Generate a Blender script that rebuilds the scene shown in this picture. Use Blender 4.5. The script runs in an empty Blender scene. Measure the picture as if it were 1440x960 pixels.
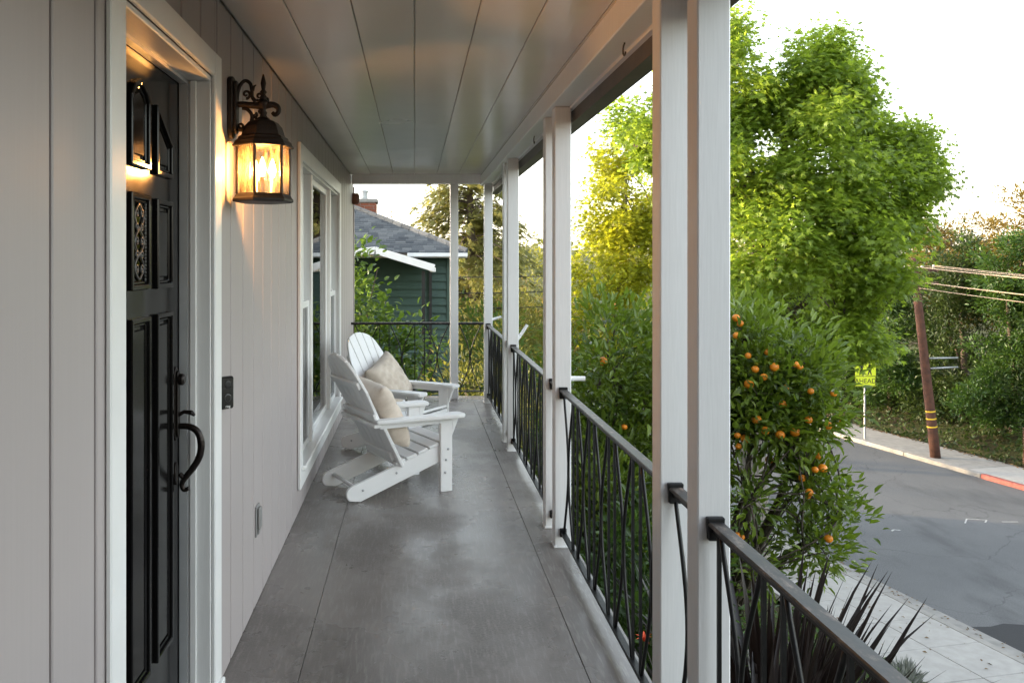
import bpy, bmesh, math, random
import numpy as np
from mathutils import Vector, Matrix

S = bpy.context.scene
COL = S.collection
R = math.radians
rng = np.random.default_rng(7)
random.seed(7)

# ---------------------------------------------------------------- camera, sky, sun, exposure
EYE = 1.55                                   # eye height above the porch floor
cam = bpy.data.cameras.new('camera')
cam.sensor_width = 36.0
cam.lens = 1210 / 1440 * 36
cam.shift_x = 137 / 1440
cam.shift_y = -114 / 1440
cam.clip_start = 0.05
cam.clip_end = 3000
camo = bpy.data.objects.new('camera', cam)
COL.objects.link(camo)
camo.location = (0, 0, EYE)
camo.rotation_euler = (R(90), 0, 0)
S.camera = camo

SUN_AZ, SUN_EL = R(-72), R(7)               # low evening sun beyond the porch's end, house side
world = bpy.data.worlds.new('World')
S.world = world
world.use_nodes = True
wn = world.node_tree
sky = wn.nodes.new('ShaderNodeTexSky')
sky.sky_type = 'NISHITA'
sky.sun_disc = False
sky.sun_elevation = SUN_EL
sky.sun_rotation = SUN_AZ
sky.air_density = 1.0
sky.dust_density = 1.5
sky.ozone_density = 1.0
pale = wn.nodes.new('ShaderNodeHueSaturation')      # thin milky overcast: the whole sky paler than clear air
pale.inputs['Saturation'].default_value = 0.42
wn.links.new(sky.outputs[0], pale.inputs['Color'])
wn.links.new(pale.outputs[0], wn.nodes['Background'].inputs[0])
wn.nodes['Background'].inputs[1].default_value = 0.15

sun = bpy.data.lights.new('sun', 'SUN')
sun.energy = 1.3
sun.angle = R(1.0)
sun.color = (1.0, 0.74, 0.44)
suno = bpy.data.objects.new('sun', sun)
COL.objects.link(suno)
sd = Vector((math.sin(SUN_AZ) * math.cos(SUN_EL), math.cos(SUN_AZ) * math.cos(SUN_EL), math.sin(SUN_EL)))
suno.rotation_euler = sd.to_track_quat('Z', 'Y').to_euler()
suno.location = (-20, 40, 30)

S.view_settings.view_transform = 'Standard'
S.view_settings.look = 'None'
S.view_settings.gamma = 1.0
S.view_settings.use_curve_mapping = False
S.view_settings.exposure = 3.2
S.render.engine = 'CYCLES'
S.cycles.max_bounces = 8
S.cycles.diffuse_bounces = 4
S.cycles.transparent_max_bounces = 12
S.cycles.caustics_reflective = False
S.cycles.caustics_refractive = False
S.cycles.sample_clamp_indirect = 6.0

# ---------------------------------------------------------------- materials
MATS = {}


class NT:
    def __init__(self, name):
        self.m = bpy.data.materials.new(name)
        self.m.use_nodes = True
        self.t = self.m.node_tree
        self.b = self.t.nodes['Principled BSDF']
        MATS[name] = self.m

    def n(self, kind, **kw):
        nd = self.t.nodes.new('ShaderNode' + kind)
        for k, v in kw.items():
            setattr(nd, k, v)
        return nd

    def l(self, a, b):
        self.t.links.new(a, b)

    def coord(self, scale=(1, 1, 1), kind='Object'):
        tc = self.n('TexCoord')
        mp = self.n('Mapping')
        mp.inputs['Scale'].default_value = scale
        self.l(tc.outputs[kind], mp.inputs[0])
        return mp.outputs[0]

    def wcoord(self, scale=(1, 1, 1)):
        g = self.n('NewGeometry')
        mp = self.n('Mapping')
        mp.inputs['Scale'].default_value = scale
        self.l(g.outputs['Position'], mp.inputs[0])
        return mp.outputs[0]

    def noise(self, vec, scale, detail=4, rough=.55):
        nz = self.n('TexNoise')
        nz.inputs['Scale'].default_value = scale
        nz.inputs['Detail'].default_value = detail
        nz.inputs['Roughness'].default_value = rough
        self.l(vec, nz.inputs['Vector'])
        return nz.outputs['Fac']

    def ramp(self, fac, stops):
        r = self.n('ValToRGB')
        while len(r.color_ramp.elements) < len(stops):
            r.color_ramp.elements.new(.5)
        for e, (p, c) in zip(r.color_ramp.elements, stops):
            e.position = p
            e.color = (*c, 1) if len(c) == 3 else c
        self.l(fac, r.inputs[0])
        return r.outputs[0]

    def mix(self, fac, a, b, mode='MIX'):
        m = self.n('MixRGB', blend_type=mode)
        for s, v in ((0, fac), (1, a), (2, b)):
            if hasattr(v, 'links'):
                self.l(v, m.inputs[s])
            elif s == 0:
                m.inputs[0].default_value = v
            else:
                m.inputs[s].default_value = (*v, 1)
        return m.outputs[0]

    def rng(self, fac, a, b, lo=0., hi=1.):
        m = self.n('MapRange')
        self.l(fac, m.inputs[0])
        m.inputs[1].default_value = lo
        m.inputs[2].default_value = hi
        m.inputs[3].default_value = a
        m.inputs[4].default_value = b
        return m.outputs[0]

    def bump(self, h, strength=.2, dist=.01):
        bp = self.n('Bump')
        bp.inputs['Strength'].default_value = strength
        bp.inputs['Distance'].default_value = dist
        self.l(h, bp.inputs['Height'])
        self.l(bp.outputs[0], self.b.inputs['Normal'])

    def set(self, color=None, rough=None, metal=None, spec=None, coat=None):
        for key, v in (('Base Color', color), ('Roughness', rough), ('Metallic', metal), ('Specular IOR Level', spec), ('Coat Weight', coat)):
            if v is None:
                continue
            if hasattr(v, 'links'):
                self.l(v, self.b.inputs[key])
            else:
                self.b.inputs[key].default_value = (*v, 1) if key == 'Base Color' else v


def paint(name, col, rough=.45, grain=(30, 30, 2), var=.06, bump=.08, spec=.5, dirt=.0):
    m = NT(name)
    v = m.wcoord(grain)
    g = m.noise(v, 4, 5)
    big = m.noise(m.wcoord(), 1.7, 4)
    dark = tuple(c * (1 - 2.2 * var) for c in col)
    c = m.mix(m.rng(g, 0, 1, .3, .7), dark, col)
    c = m.mix(m.rng(big, 0, .35, .35, .75), c, tuple(x * (1 - var) for x in col))
    if dirt:
        sp = m.noise(m.wcoord(), 38, 3, .7)
        c = m.mix(m.rng(sp, 0, dirt, .66, .74), c, (.18, .15, .12))
    m.set(c, m.rng(big, rough - .05, rough + .06), spec=spec)
    if bump:
        m.bump(g, bump, .004)
    return m.m


def plain(name, col, rough=.5, metal=0, var=.12, scale=20, bump=.1, spec=.5, dist=.004):
    m = NT(name)
    n = m.noise(m.wcoord(), scale, 5)
    c = m.mix(m.rng(n, 0, 1, .3, .7), tuple(x * (1 - var) for x in col), tuple(min(1, x * (1 + var)) for x in col))
    m.set(c, m.rng(n, rough - .08, rough + .08), metal, spec)
    if bump:
        m.bump(n, bump, dist)
    return m.m


def leafmat(name, dark, mid, light, trans, rough=.45, spec=.4, tfac=.45, patch=1.3):
    """Colour differs from leaf to leaf and softly from spray to spray; part of the light shines through."""
    m = NT(name)
    geo = m.n('NewGeometry')
    nz = m.noise(m.wcoord(), patch, 3)
    r1 = m.ramp(geo.outputs['Random Per Island'], [(0, dark), (.5, mid), (1, light)])
    c = m.mix(m.rng(nz, 0, .65, .35, .7), r1, light)
    m.set(c, rough, spec=spec)
    tr = m.n('BsdfTranslucent')
    tc = m.mix(m.rng(nz, 0, .5, .35, .7), trans, tuple(min(1, x * 1.25) for x in trans))
    m.l(tc, tr.inputs[0])
    mx = m.n('MixShader')
    mx.inputs[0].default_value = tfac
    m.l(m.b.outputs[0], mx.inputs[1])
    m.l(tr.outputs[0], mx.inputs[2])
    out = m.t.nodes['Material Output']
    m.l(mx.outputs[0], out.inputs['Surface'])
    return m.m


def glassmat(name, tint=(1, 1, 1), rough=.02, bump=0., ior=1.5, scale=60):
    m = NT(name)
    fr = m.n('Fresnel')
    fr.inputs[0].default_value = ior
    tr = m.n('BsdfTransparent')
    tr.inputs[0].default_value = (*tint, 1)
    gl = m.n('BsdfGlossy')
    gl.inputs['Roughness'].default_value = rough
    if bump:
        b = m.n('Bump')
        b.inputs['Strength'].default_value = bump
        b.inputs['Distance'].default_value = .004
        m.l(m.noise(m.wcoord((1, 1, .35)), scale, 3), b.inputs['Height'])
        m.l(b.outputs[0], gl.inputs['Normal'])
        m.l(b.outputs[0], fr.inputs['Normal'])
    mx = m.n('MixShader')
    m.l(fr.outputs[0], mx.inputs[0])
    m.l(tr.outputs[0], mx.inputs[1])
    m.l(gl.outputs[0], mx.inputs[2])
    m.l(mx.outputs[0], m.t.nodes['Material Output'].inputs['Surface'])
    return m.m


def seeded(name):
    m = NT(name)
    b = m.n('Bump')
    b.inputs['Strength'].default_value = .9
    b.inputs['Distance'].default_value = .004
    h = m.noise(m.wcoord((1, 1, .3)), 75, 3)
    m.l(h, b.inputs['Height'])
    tr = m.n('BsdfTransparent')
    tr.inputs[0].default_value = (1, .93, .80, 1)
    df = m.n('BsdfTranslucent')
    m.l(m.mix(m.rng(h, 0, 1, .35, .65), (.70, .42, .16), (.95, .70, .38)), df.inputs[0])
    gl = m.n('BsdfGlossy')
    gl.inputs['Roughness'].default_value = .08
    m.l(b.outputs[0], gl.inputs['Normal'])
    a = m.n('MixShader')
    m.l(m.rng(h, .0, .06, .38, .64), a.inputs[0])
    m.l(tr.outputs[0], a.inputs[1])
    m.l(df.outputs[0], a.inputs[2])
    c = m.n('MixShader')
    fr = m.n('Fresnel')
    m.l(b.outputs[0], fr.inputs['Normal'])
    m.l(fr.outputs[0], c.inputs[0])
    m.l(a.outputs[0], c.inputs[1])
    m.l(gl.outputs[0], c.inputs[2])
    m.l(c.outputs[0], m.t.nodes['Material Output'].inputs['Surface'])


def emissive(name, col, strength):
    m = NT(name)
    m.set((0, 0, 0), .5)
    m.b.inputs['Emission Color'].default_value = (*col, 1)
    m.b.inputs['Emission Strength'].default_value = strength
    return m.m


paint('white_paint', (.78, .78, .78), .42, (40, 40, 2), .04, .10)
paint('trim_paint', (.80, .80, .79), .35, (40, 2, 2), .03, .05)
paint('siding_paint', (.390, .350, .345), .46, (2, 30, .6), .02, .03)
plain('ceiling_paint', (.62, .60, .575), .24, 0, .03, 1.1, 0)
paint('chair_white', (.80, .80, .80), .42, (3, 3, 3), .02, .03)
plain('iron_black', (.007, .007, .0075), .45, .0, .3, 40, .2, spec=.35)
plain('bronze', (.018, .011, .008), .5, .3, .4, 60, .25)
plain('door_black', (.006, .0055, .0055), .14, 0, .2, 6, .03, spec=.22)
plain('door_handle_metal', (.022, .017, .015), .33, .7, .4, 80, .3)
plain('strip_metal', (.62, .63, .64), .35, .5, .05, 10, .02)
plain('plastic_black', (.012, .012, .013), .25, 0, .1, 10, 0)
plain('plastic_grey', (.24, .235, .23), .45, 0, .06, 10, .03)
plain('hook_metal', (.10, .085, .07), .5, .7, .2, 30, .1)
plain('gutter_brown', (.10, .088, .08), .5, .0, .25, 12, .1)
plain('box_brown', (.16, .055, .03), .5, 0, .2, 20, .1)
plain('curtain_cloth', (.80, .79, .77), .9, 0, .04, 8, .05)
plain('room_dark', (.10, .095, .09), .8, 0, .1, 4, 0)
plain('bark_grey', (.17, .15, .13), .9, 0, .35, 14, .9, dist=.03)
plain('bark_brown', (.09, .065, .05), .9, 0, .35, 18, .8, dist=.02)
plain('twig_brown', (.07, .055, .04), .9, 0, .3, 30, .4)
plain('pole_wood', (.080, .032, .019), .85, 0, .4, 9, .6, dist=.01)
plain('concrete', (.27, .255, .235), .85, 0, .16, 5, .25)
plain('concrete_pale', (.34, .325, .305), .85, 0, .10, 6, .2)
plain('gutter_concrete', (.24, .23, .215), .85, 0, .2, 4, .25)
plain('curb_red', (.24, .065, .055), .75, 0, .3, 9, .25)
plain('road_white', (.42, .42, .41), .7, 0, .3, 20, .1)
plain('asphalt_dark', (.026, .026, .028), .9, 0, .3, 50, .5)
plain('iron_cover', (.055, .052, .05), .6, .3, .3, 40, .4)
plain('band_yellow', (.75, .48, .03), .5, 0, .15, 20, .05)
plain('sign_yellow', (.78, .86, .03), .4, 0, .03, 8, 0)
plain('sign_black', (.012, .012, .012), .5, 0, .1, 8, 0)
plain('galvanised', (.36, .37, .38), .45, .6, .1, 20, .05)
plain('wire_sunlit', (.30, .22, .15), .6, 0, .15, 6, 0)  # orange of the low sun put into the cable colour
plain('wire_black', (.02, .02, .02), .6, 0, .15, 6, 0)
plain('house_green', (.030, .066, .052), .6, 0, .12, 5, .15)
plain('house_white', (.74, .74, .73), .5, 0, .05, 6, .05)
plain('pipe_dark', (.006, .007, .007), .5, 0, .2, 8, .05)
plain('mortar', (.30, .28, .26), .9, 0, .15, 20, .3)
plain('orange_skin', (.74, .235, .014), .38, 0, .12, 12, .25, dist=.002)
plain('flower_red', (.75, .09, .02), .5, 0, .2, 30, 0)
plain('stem_green', (.06, .10, .025), .6, 0, .2, 20, .1)
emissive('bulb_glow', (1.0, .55, .2), 9)
glassmat('window_glass', (.93, .95, .95), .01)
seeded('lantern_glass')
plain('candle_sleeve', (.70, .58, .40), .5, 0, .05, 10, 0)

leafmat('maple_leaf', (.050, .098, .014), (.115, .185, .022), (.210, .280, .038), (.38, .51, .045), .42, .45, .52)
leafmat('maple_leaf_backlit', (.10, .14, .010), (.17, .20, .012), (.26, .265, .018), (.55, .56, .03), .45, .4, .5)  # yellower copy of the maple leaf: low sun's backlight put into the colour
leafmat('citrus_leaf', (.022, .048, .009), (.055, .102, .014), (.175, .235, .026), (.22, .33, .025), .32, .5, .32, 2.6)
leafmat('shrub_leaf', (.016, .042, .010), (.030, .070, .015), (.055, .105, .018), (.10, .19, .02), .4, .45, .32)
leafmat('vine_leaf', (.022, .055, .012), (.045, .095, .017), (.10, .165, .028), (.16, .26, .03), .4, .45, .42)
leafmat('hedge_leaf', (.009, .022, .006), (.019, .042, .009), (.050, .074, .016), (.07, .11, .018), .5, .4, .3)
leafmat('rust_sunlit_leaf', (.055, .055, .014), (.130, .100, .022), (.24, .155, .035), (.30, .20, .035), .55, .3, .35)  # brown foliage; orange evening sun on the far tree tops is mixed into it
leafmat('olive_leaf', (.055, .070, .016), (.090, .105, .022), (.145, .145, .030), (.24, .24, .04), .55, .3, .4)
leafmat('conifer_leaf', (.085, .105, .032), (.150, .165, .050), (.230, .220, .075), (.40, .38, .10), .55, .3, .4)  # needle colour lightened to carry the warm sun and pale haze
leafmat('flax_leaf', (.006, .005, .006), (.011, .008, .008), (.024, .015, .013), (.03, .015, .01), .38, .5, .12)
leafmat('strap_leaf', (.03, .07, .014), (.05, .11, .018), (.09, .16, .02), (.14, .26, .02), .35, .5, .3)
leafmat('lavender_leaf', (.16, .18, .15), (.24, .26, .22), (.34, .34, .32), (.2, .22, .16), .7, .2, .2)
leafmat('litter_leaf', (.10, .055, .028), (.15, .085, .04), (.20, .13, .06), (.12, .07, .03), .8, .2, .15)


def special_mats():
    # painted, walked-on porch concrete: worn matt patches in a satin coat
    m = NT('porch_concrete')
    v = m.wcoord()
    big = m.noise(v, .9, 5, .6)
    mid = m.noise(m.wcoord((1, .55, 1)), 3.2, 6, .65)
    fine = m.noise(v, 90, 4, .7)
    strk = m.noise(m.wcoord((14, 1.5, 1)), 5, 5, .6)
    c = m.ramp(big, [(.38, (.145, .127, .115)), (.50, (.180, .159, .145)), (.62, (.225, .200, .183))])
    c = m.mix(m.rng(mid, 0, .5, .44, .62), c, (.122, .107, .097))
    c = m.mix(m.rng(strk, 0, .5, .50, .64), c, (.285, .260, .241))
    # worn, gritty areas where the coat has gone, with a ragged darker rim
    worn = m.noise(m.wcoord((1.1, .8, 1)), .95, 8, .62)
    grit = m.rng(fine, 0, 1, .44, .58)
    wm = m.rng(worn, 0, 1, .49, .56)
    gm = m.n('Math', operation='MULTIPLY')
    m.l(grit, gm.inputs[0])
    m.l(wm, gm.inputs[1])
    c = m.mix(m.rng(gm.outputs[0], 0, .55), c, (.085, .075, .067))
    c = m.mix(m.ramp(worn, [(.495, (0, 0, 0)), (.505, (.22, .22, .22)), (.53, (0, 0, 0))]), c, (.085, .077, .071))
    rg = m.n('Math', operation='ADD')
    m.l(m.rng(big, .20, .36, .40, .60), rg.inputs[0])
    m.l(m.rng(wm, 0, .17), rg.inputs[1])
    m.set(c, rg.outputs[0], spec=.5)
    m.b.inputs['Coat Weight'].default_value = .10
    m.b.inputs['Coat Roughness'].default_value = .2
    m.bump(m.mix(.3, fine, strk), .3, .004)

    m = NT('pillow_fabric')
    v = m.coord()
    f = m.noise(m.coord((1, 1, 1)), 160, 2)
    w = m.noise(m.coord((1, 2.2, 1)), 9, 4)
    m.set(m.mix(m.rng(w, 0, 1, .3, .7), (.56, .475, .39), (.70, .615, .52)), .85, spec=.2)
    m.b.inputs['Sheen Weight'].default_value = .3
    m.bump(m.mix(.35, w, f), .55, .012)

    m = NT('asphalt')
    v = m.wcoord()
    big = m.noise(v, .35, 5, .6)
    fine = m.noise(v, 55, 3, .7)
    c = m.ramp(big, [(.3, (.078, .079, .083)), (.7, (.125, .125, .128))])
    c = m.mix(m.rng(fine, 0, .8, .45, .62), c, (.17, .17, .168))
    cr = m.n('TexVoronoi', feature='DISTANCE_TO_EDGE')
    cr.inputs['Scale'].default_value = .28
    dn = m.n('TexNoise')
    dn.inputs['Scale'].default_value = .9
    dn.inputs['Detail'].default_value = 6
    m.l(v, dn.inputs['Vector'])
    vv = m.mix(1.0, v, dn.outputs['Color'], 'ADD')
    m.l(vv, cr.inputs['Vector'])
    c = m.mix(m.rng(cr.outputs['Distance'], .5, 0, .001, .004), c, (.045, .045, .047))
    st = m.noise(m.wcoord((1.6, .5, 1)), .55, 7, .65)
    c = m.mix(m.rng(st, 0, .5, .52, .66), c, (.060, .060, .062))
    sp = m.noise(v, 7, 4, .7)
    c = m.mix(m.rng(sp, 0, .35, .60, .72), c, (.055, .054, .054))
    m.set(c, .8, spec=.3)
    m.bump(fine, .35, .01)

    m = NT('soil')
    v = m.wcoord()
    a = m.noise(v, 1.2, 5)
    b = m.noise(v, 22, 5, .7)
    c = m.ramp(a, [(.3, (.055, .043, .030)), (.55, (.060, .070, .025)), (.75, (.085, .090, .035))])
    m.set(m.mix(m.rng(b, 0, .7, .35, .7), c, (.035, .03, .02)), .95, spec=.1)
    m.bump(b, .8, .05)

    m = NT('distant_hill')
    v = m.wcoord()
    a = m.noise(v, .05, 6, .7)
    b = m.noise(v, .3, 5, .7)
    c = m.ramp(a, [(.35, (.06, .075, .03)), (.6, (.13, .12, .055))])
    m.set(m.mix(m.rng(b, 0, .6, .4, .6), c, (.04, .055, .025)), .95, spec=.1)

    m = NT('shingle')
    g = m.n('NewGeometry')
    n = m.noise(m.wcoord(), 60, 3, .7)
    c = m.ramp(g.outputs['Random Per Island'], [(0, (.070, .078, .088)), (.5, (.110, .120, .130)), (1, (.175, .182, .188))])
    m.set(m.mix(m.rng(n, 0, .6, .4, .7), c, (.05, .052, .06)), .9, spec=.2)
    m.bump(n, .4, .01)

    m = NT('brick_red')
    g = m.n('NewGeometry')
    n = m.noise(m.wcoord(), 25, 4)
    c = m.ramp(g.outputs['Random Per Island'], [(0, (.17, .055, .035)), (.5, (.26, .085, .05)), (1, (.36, .15, .095))])
    m.set(m.mix(m.rng(n, 0, .5, .4, .7), c, (.12, .05, .035)), .9, spec=.2)

    m = NT('rail_top')          # black paint worn to pale primer along the hand rail
    v = m.wcoord()
    n = m.noise(m.wcoord((1, .4, 1)), 26, 5, .7)
    m.set(m.ramp(n, [(.42, (.010, .010, .011)), (.55, (.05, .043, .038)), (.70, (.26, .21, .18))]), m.rng(n, .28, .6), spec=.5)
    m.bump(n, .3, .002)


special_mats()

# ---------------------------------------------------------------- mesh helpers


def vec(*a):
    return np.array(a, float)


class MB:
    def __init__(self):
        self.v, self.f = [], []

    def add(self, v, f):
        o = len(self.v)
        self.v.extend([tuple(map(float, p)) for p in v])
        self.f.extend([tuple(i + o for i in q) for q in f])
        return self

    def box(self, lo, hi, M=None):
        x0, y0, z0 = lo
        x1, y1, z1 = hi
        v = [(x0, y0, z0), (x1, y0, z0), (x1, y1, z0), (x0, y1, z0), (x0, y0, z1), (x1, y0, z1), (x1, y1, z1), (x0, y1, z1)]
        if M is not None:
            v = [tuple(M @ Vector(p)) for p in v]
        return self.add(v, [(3, 2, 1, 0), (4, 5, 6, 7), (0, 1, 5, 4), (1, 2, 6, 5), (2, 3, 7, 6), (3, 0, 4, 7)])

    def tube(self, pts, rad, n=8, caps=True, flat=1.0):
        pts = [Vector(p) for p in pts]
        k = len(pts)
        rad = [rad] * k if not hasattr(rad, '__len__') else list(rad)
        vs = []
        up = None
        for i, p in enumerate(pts):
            t = (pts[min(i + 1, k - 1)] - pts[max(i - 1, 0)]).normalized()
            if up is None:
                a = Vector((0, 0, 1)) if abs(t.z) < .9 else Vector((0, 1, 0))
                up = (a - t * a.dot(t)).normalized()
            else:
                up = (up - t * up.dot(t))
                up = up.normalized() if up.length > 1e-6 else t.orthogonal().normalized()
            sd_ = t.cross(up)
            for j in range(n):
                a = 2 * math.pi * j / n + (math.pi / n if n == 4 else 0)
                vs.append(p + (up * math.cos(a) + sd_ * math.sin(a) * flat) * rad[i])
        fs = []
        for i in range(k - 1):
            for j in range(n):
                a, b = i * n + j, i * n + (j + 1) % n
                fs.append((a, a + n, b + n, b))
        if caps:
            fs.append(tuple(range(n)))
            fs.append(tuple(reversed(range((k - 1) * n, k * n))))
        return self.add(vs, fs)

    def lathe(self, prof, n=24, center=(0, 0, 0), axis=None, phase=0., caps=True):
        """prof: list of (radius, height); axis maps local z."""
        c = Vector(center)
        q = Vector((0, 0, 1)).rotation_difference(Vector(axis)).to_matrix() if axis is not None else Matrix.Identity(3)
        vs = []
        for r, h in prof:
            for j in range(n):
                a = 2 * math.pi * j / n + phase
                vs.append(c + q @ Vector((r * math.cos(a), r * math.sin(a), h)))
        fs = []
        for i in range(len(prof) - 1):
            for j in range(n):
                a, b = i * n + j, i * n + (j + 1) % n
                fs.append((a, b, b + n, a + n))
        if caps:
            fs.append(tuple(reversed(range(n))))
            k = len(prof)
            fs.append(tuple(range((k - 1) * n, k * n)))
        return self.add(vs, fs)

    def prism(self, poly, w0, w1, fn):
        """Extrude a 2-D outline between w0 and w1; fn(a, b, w) gives the point."""
        k = len(poly)
        vs = [fn(a, b, w0) for a, b in poly] + [fn(a, b, w1) for a, b in poly]
        fs = [tuple(reversed(range(k))), tuple(range(k, 2 * k))]
        for i in range(k):
            j = (i + 1) % k
            fs.append((i, j, j + k, i + k))
        return self.add(vs, fs)

    def ring(self, outer, inner, w0, w1, fn):
        """A frame: outer and inner outlines with as many points, between w0 and w1."""
        k = len(outer)
        vs = [fn(a, b, w0) for a, b in outer] + [fn(a, b, w0) for a, b in inner] + [fn(a, b, w1) for a, b in outer] + [fn(a, b, w1) for a, b in inner]
        fs = []
        for i in range(k):
            j = (i + 1) % k
            fs += [(i, j, j + 2 * k, i + 2 * k), (j + k, i + k, i + 3 * k, j + 3 * k), (i + 2 * k, j + 2 * k, j + 3 * k, i + 3 * k), (j, i, i + k, j + k)]
        return self.add(vs, fs)

    def build(self, name, mat, parent=None, bevel=0., smooth=False, seg=1, origin=None, fix=True):
        me = bpy.data.meshes.new(name)
        v = np.array(self.v)
        if origin is None:
            lo, hi = v.min(0), v.max(0)
            origin = ((lo[0] + hi[0]) / 2, (lo[1] + hi[1]) / 2, lo[2])
        o3 = np.array(origin, float)
        me.from_pydata((v - o3).tolist(), [], self.f)
        if bevel or fix:
            bm = bmesh.new()
            bm.from_mesh(me)
            bmesh.ops.recalc_face_normals(bm, faces=bm.faces)
            if bevel:
                es = [e for e in bm.edges if len(e.link_faces) == 2 and e.calc_face_angle(0) > .5]
                bmesh.ops.bevel(bm, geom=es, offset=bevel, segments=seg, affect='EDGES', clamp_overlap=True)
            bm.to_mesh(me)
            bm.free()
        if smooth:
            for p in me.polygons:
                p.use_smooth = True
        me.materials.append(MATS[mat])
        return link(name, me, tuple(o3), parent)


WLOC = {}


def link(name, data, loc, parent=None):
    o = bpy.data.objects.new(name, data)
    COL.objects.link(o)
    WLOC[o.name] = Vector(loc)
    if parent is not None:
        o.parent = parent
        o.location = Vector(loc) - WLOC[parent.name]
    else:
        o.location = loc
    return o


def tag(o, label=None, cat=None, group=None, kind=None):
    for k, v in (('label', label), ('category', cat), ('group', group), ('kind', kind)):
        if v:
            o[k] = v
    return o


def thing(name, loc, label, cat, group=None):
    return tag(link(name, None, loc), label, cat, group)


def copy_tree(o, parent=None):
    c = o.copy()
    COL.objects.link(c)
    if parent is not None:
        c.parent = parent
    for ch in list(o.children):
        copy_tree(ch, c)
    return c


def fast_mesh(name, V, F, mat, smooth=False):
    """V (n,3) array, F (m,k) array of equal-sized faces."""
    me = bpy.data.meshes.new(name)
    n, m, k = len(V), len(F), F.shape[1]
    me.vertices.add(n)
    me.vertices.foreach_set('co', np.ascontiguousarray(V, dtype=np.float32).ravel())
    me.loops.add(m * k)
    me.loops.foreach_set('vertex_index', np.ascontiguousarray(F, dtype=np.int32).ravel())
    me.polygons.add(m)
    me.polygons.foreach_set('loop_start', np.arange(0, m * k, k, dtype=np.int32))
    me.update(calc_edges=True)
    if smooth:
        me.polygons.foreach_set('use_smooth', np.ones(m, bool))
    me.materials.append(MATS[mat])
    return me


# ---------------------------------------------------------------- leaf templates: (along, across, up), triangles
def tpl_leaf(w=.36, fold=.10, curl=.12):
    v = np.array([(0, 0, 0), (.30, w / 2, fold), (.70, w * .36, fold * .6), (1, 0, -curl), (.70, -w * .36, fold * .6), (.30, -w / 2, fold), (.35, 0, 0), (.72, 0, -curl * .4)])
    f = np.array([(0, 6, 1), (6, 7, 2), (6, 2, 1), (7, 3, 2), (0, 5, 6), (6, 4, 7), (6, 5, 4), (7, 4, 3)])
    return v, f


def tpl_star():
    """Five-lobed maple-like leaf."""
    ang = np.radians([0, 26, 52, 78, 104, 140, 180])
    rad = [1.0, .36, .92, .33, .66, .30, .22]
    pts = [(0, 0, .06)]
    for s in (1, -1):
        for a, r in zip(ang[:-1] if s == 1 else ang[1:-1], rad[:-1] if s == 1 else rad[1:-1]):
            pts.append((r * math.cos(a) + .25, s * r * math.sin(a), -.10 * r))
    pts.append((.03, 0, 0))
    pts[0] = (.25, 0, .06)
    up = list(range(1, 7))
    dn = list(range(7, 12))
    loop = up + [12] + dn[::-1]
    f = [(0, loop[i], loop[(i + 1) % len(loop)]) for i in range(len(loop))]
    return np.array(pts), np.array(f)


def tpl_card(w=.5):
    v = np.array([(0, 0, 0), (.5, w / 2, .08), (1, 0, -.05), (.5, -w / 2, .08)])
    return v, np.array([(0, 2, 1), (0, 3, 2)])


def tpl_spray():
    """A flat twiglet of needles: seven thin blades."""
    v, f = [], []
    for i, (a, l, s) in enumerate([(0, 1, .5), (35, .55, .1), (-35, .55, .1), (38, .5, .3), (-38, .5, .3), (30, .42, .5), (-30, .42, .5)]):
        a = math.radians(a)
        o = np.array([s if i else 0, 0, 0])
        d = np.array([math.cos(a), math.sin(a), -.12])
        p = np.array([-math.sin(a), math.cos(a), 0]) * .06
        b = len(v)
        v += [o - p, o + p, o + d * l]
        f.append((b, b + 1, b + 2))
    return np.array(v), np.array(f)


T_LEAF, T_STAR, T_CARD, T_SPRAY = tpl_leaf(), tpl_star(), tpl_card(), tpl_spray()
T_WIDE = tpl_leaf(.55, .08, .15)


def unit(a):
    return a / np.maximum(np.linalg.norm(a, axis=1, keepdims=True), 1e-9)


def scatter(P, D, N, size, tpl):
    """Leaves at P along D with normals near N -> (V, F)."""
    D = unit(D)
    N = N - D * (N * D).sum(1, keepdims=True)
    bad = np.linalg.norm(N, axis=1) < 1e-3
    N[bad] = np.cross(D[bad], vec(.3, .9, .2))
    N = unit(N)
    Bv = np.cross(N, D)
    tv, tf = tpl
    s = size[:, None, None]
    V = P[:, None, :] + s * (tv[None, :, 0:1] * D[:, None, :] + tv[None, :, 1:2] * Bv[:, None, :] + tv[None, :, 2:3] * N[:, None, :])
    k = len(tv)
    F = tf[None] + (np.arange(len(P)) * k)[:, None, None]
    return V.reshape(-1, 3), F.reshape(-1, 3)


def sph(n):
    return unit(rng.normal(size=(n, 3)))


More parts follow.
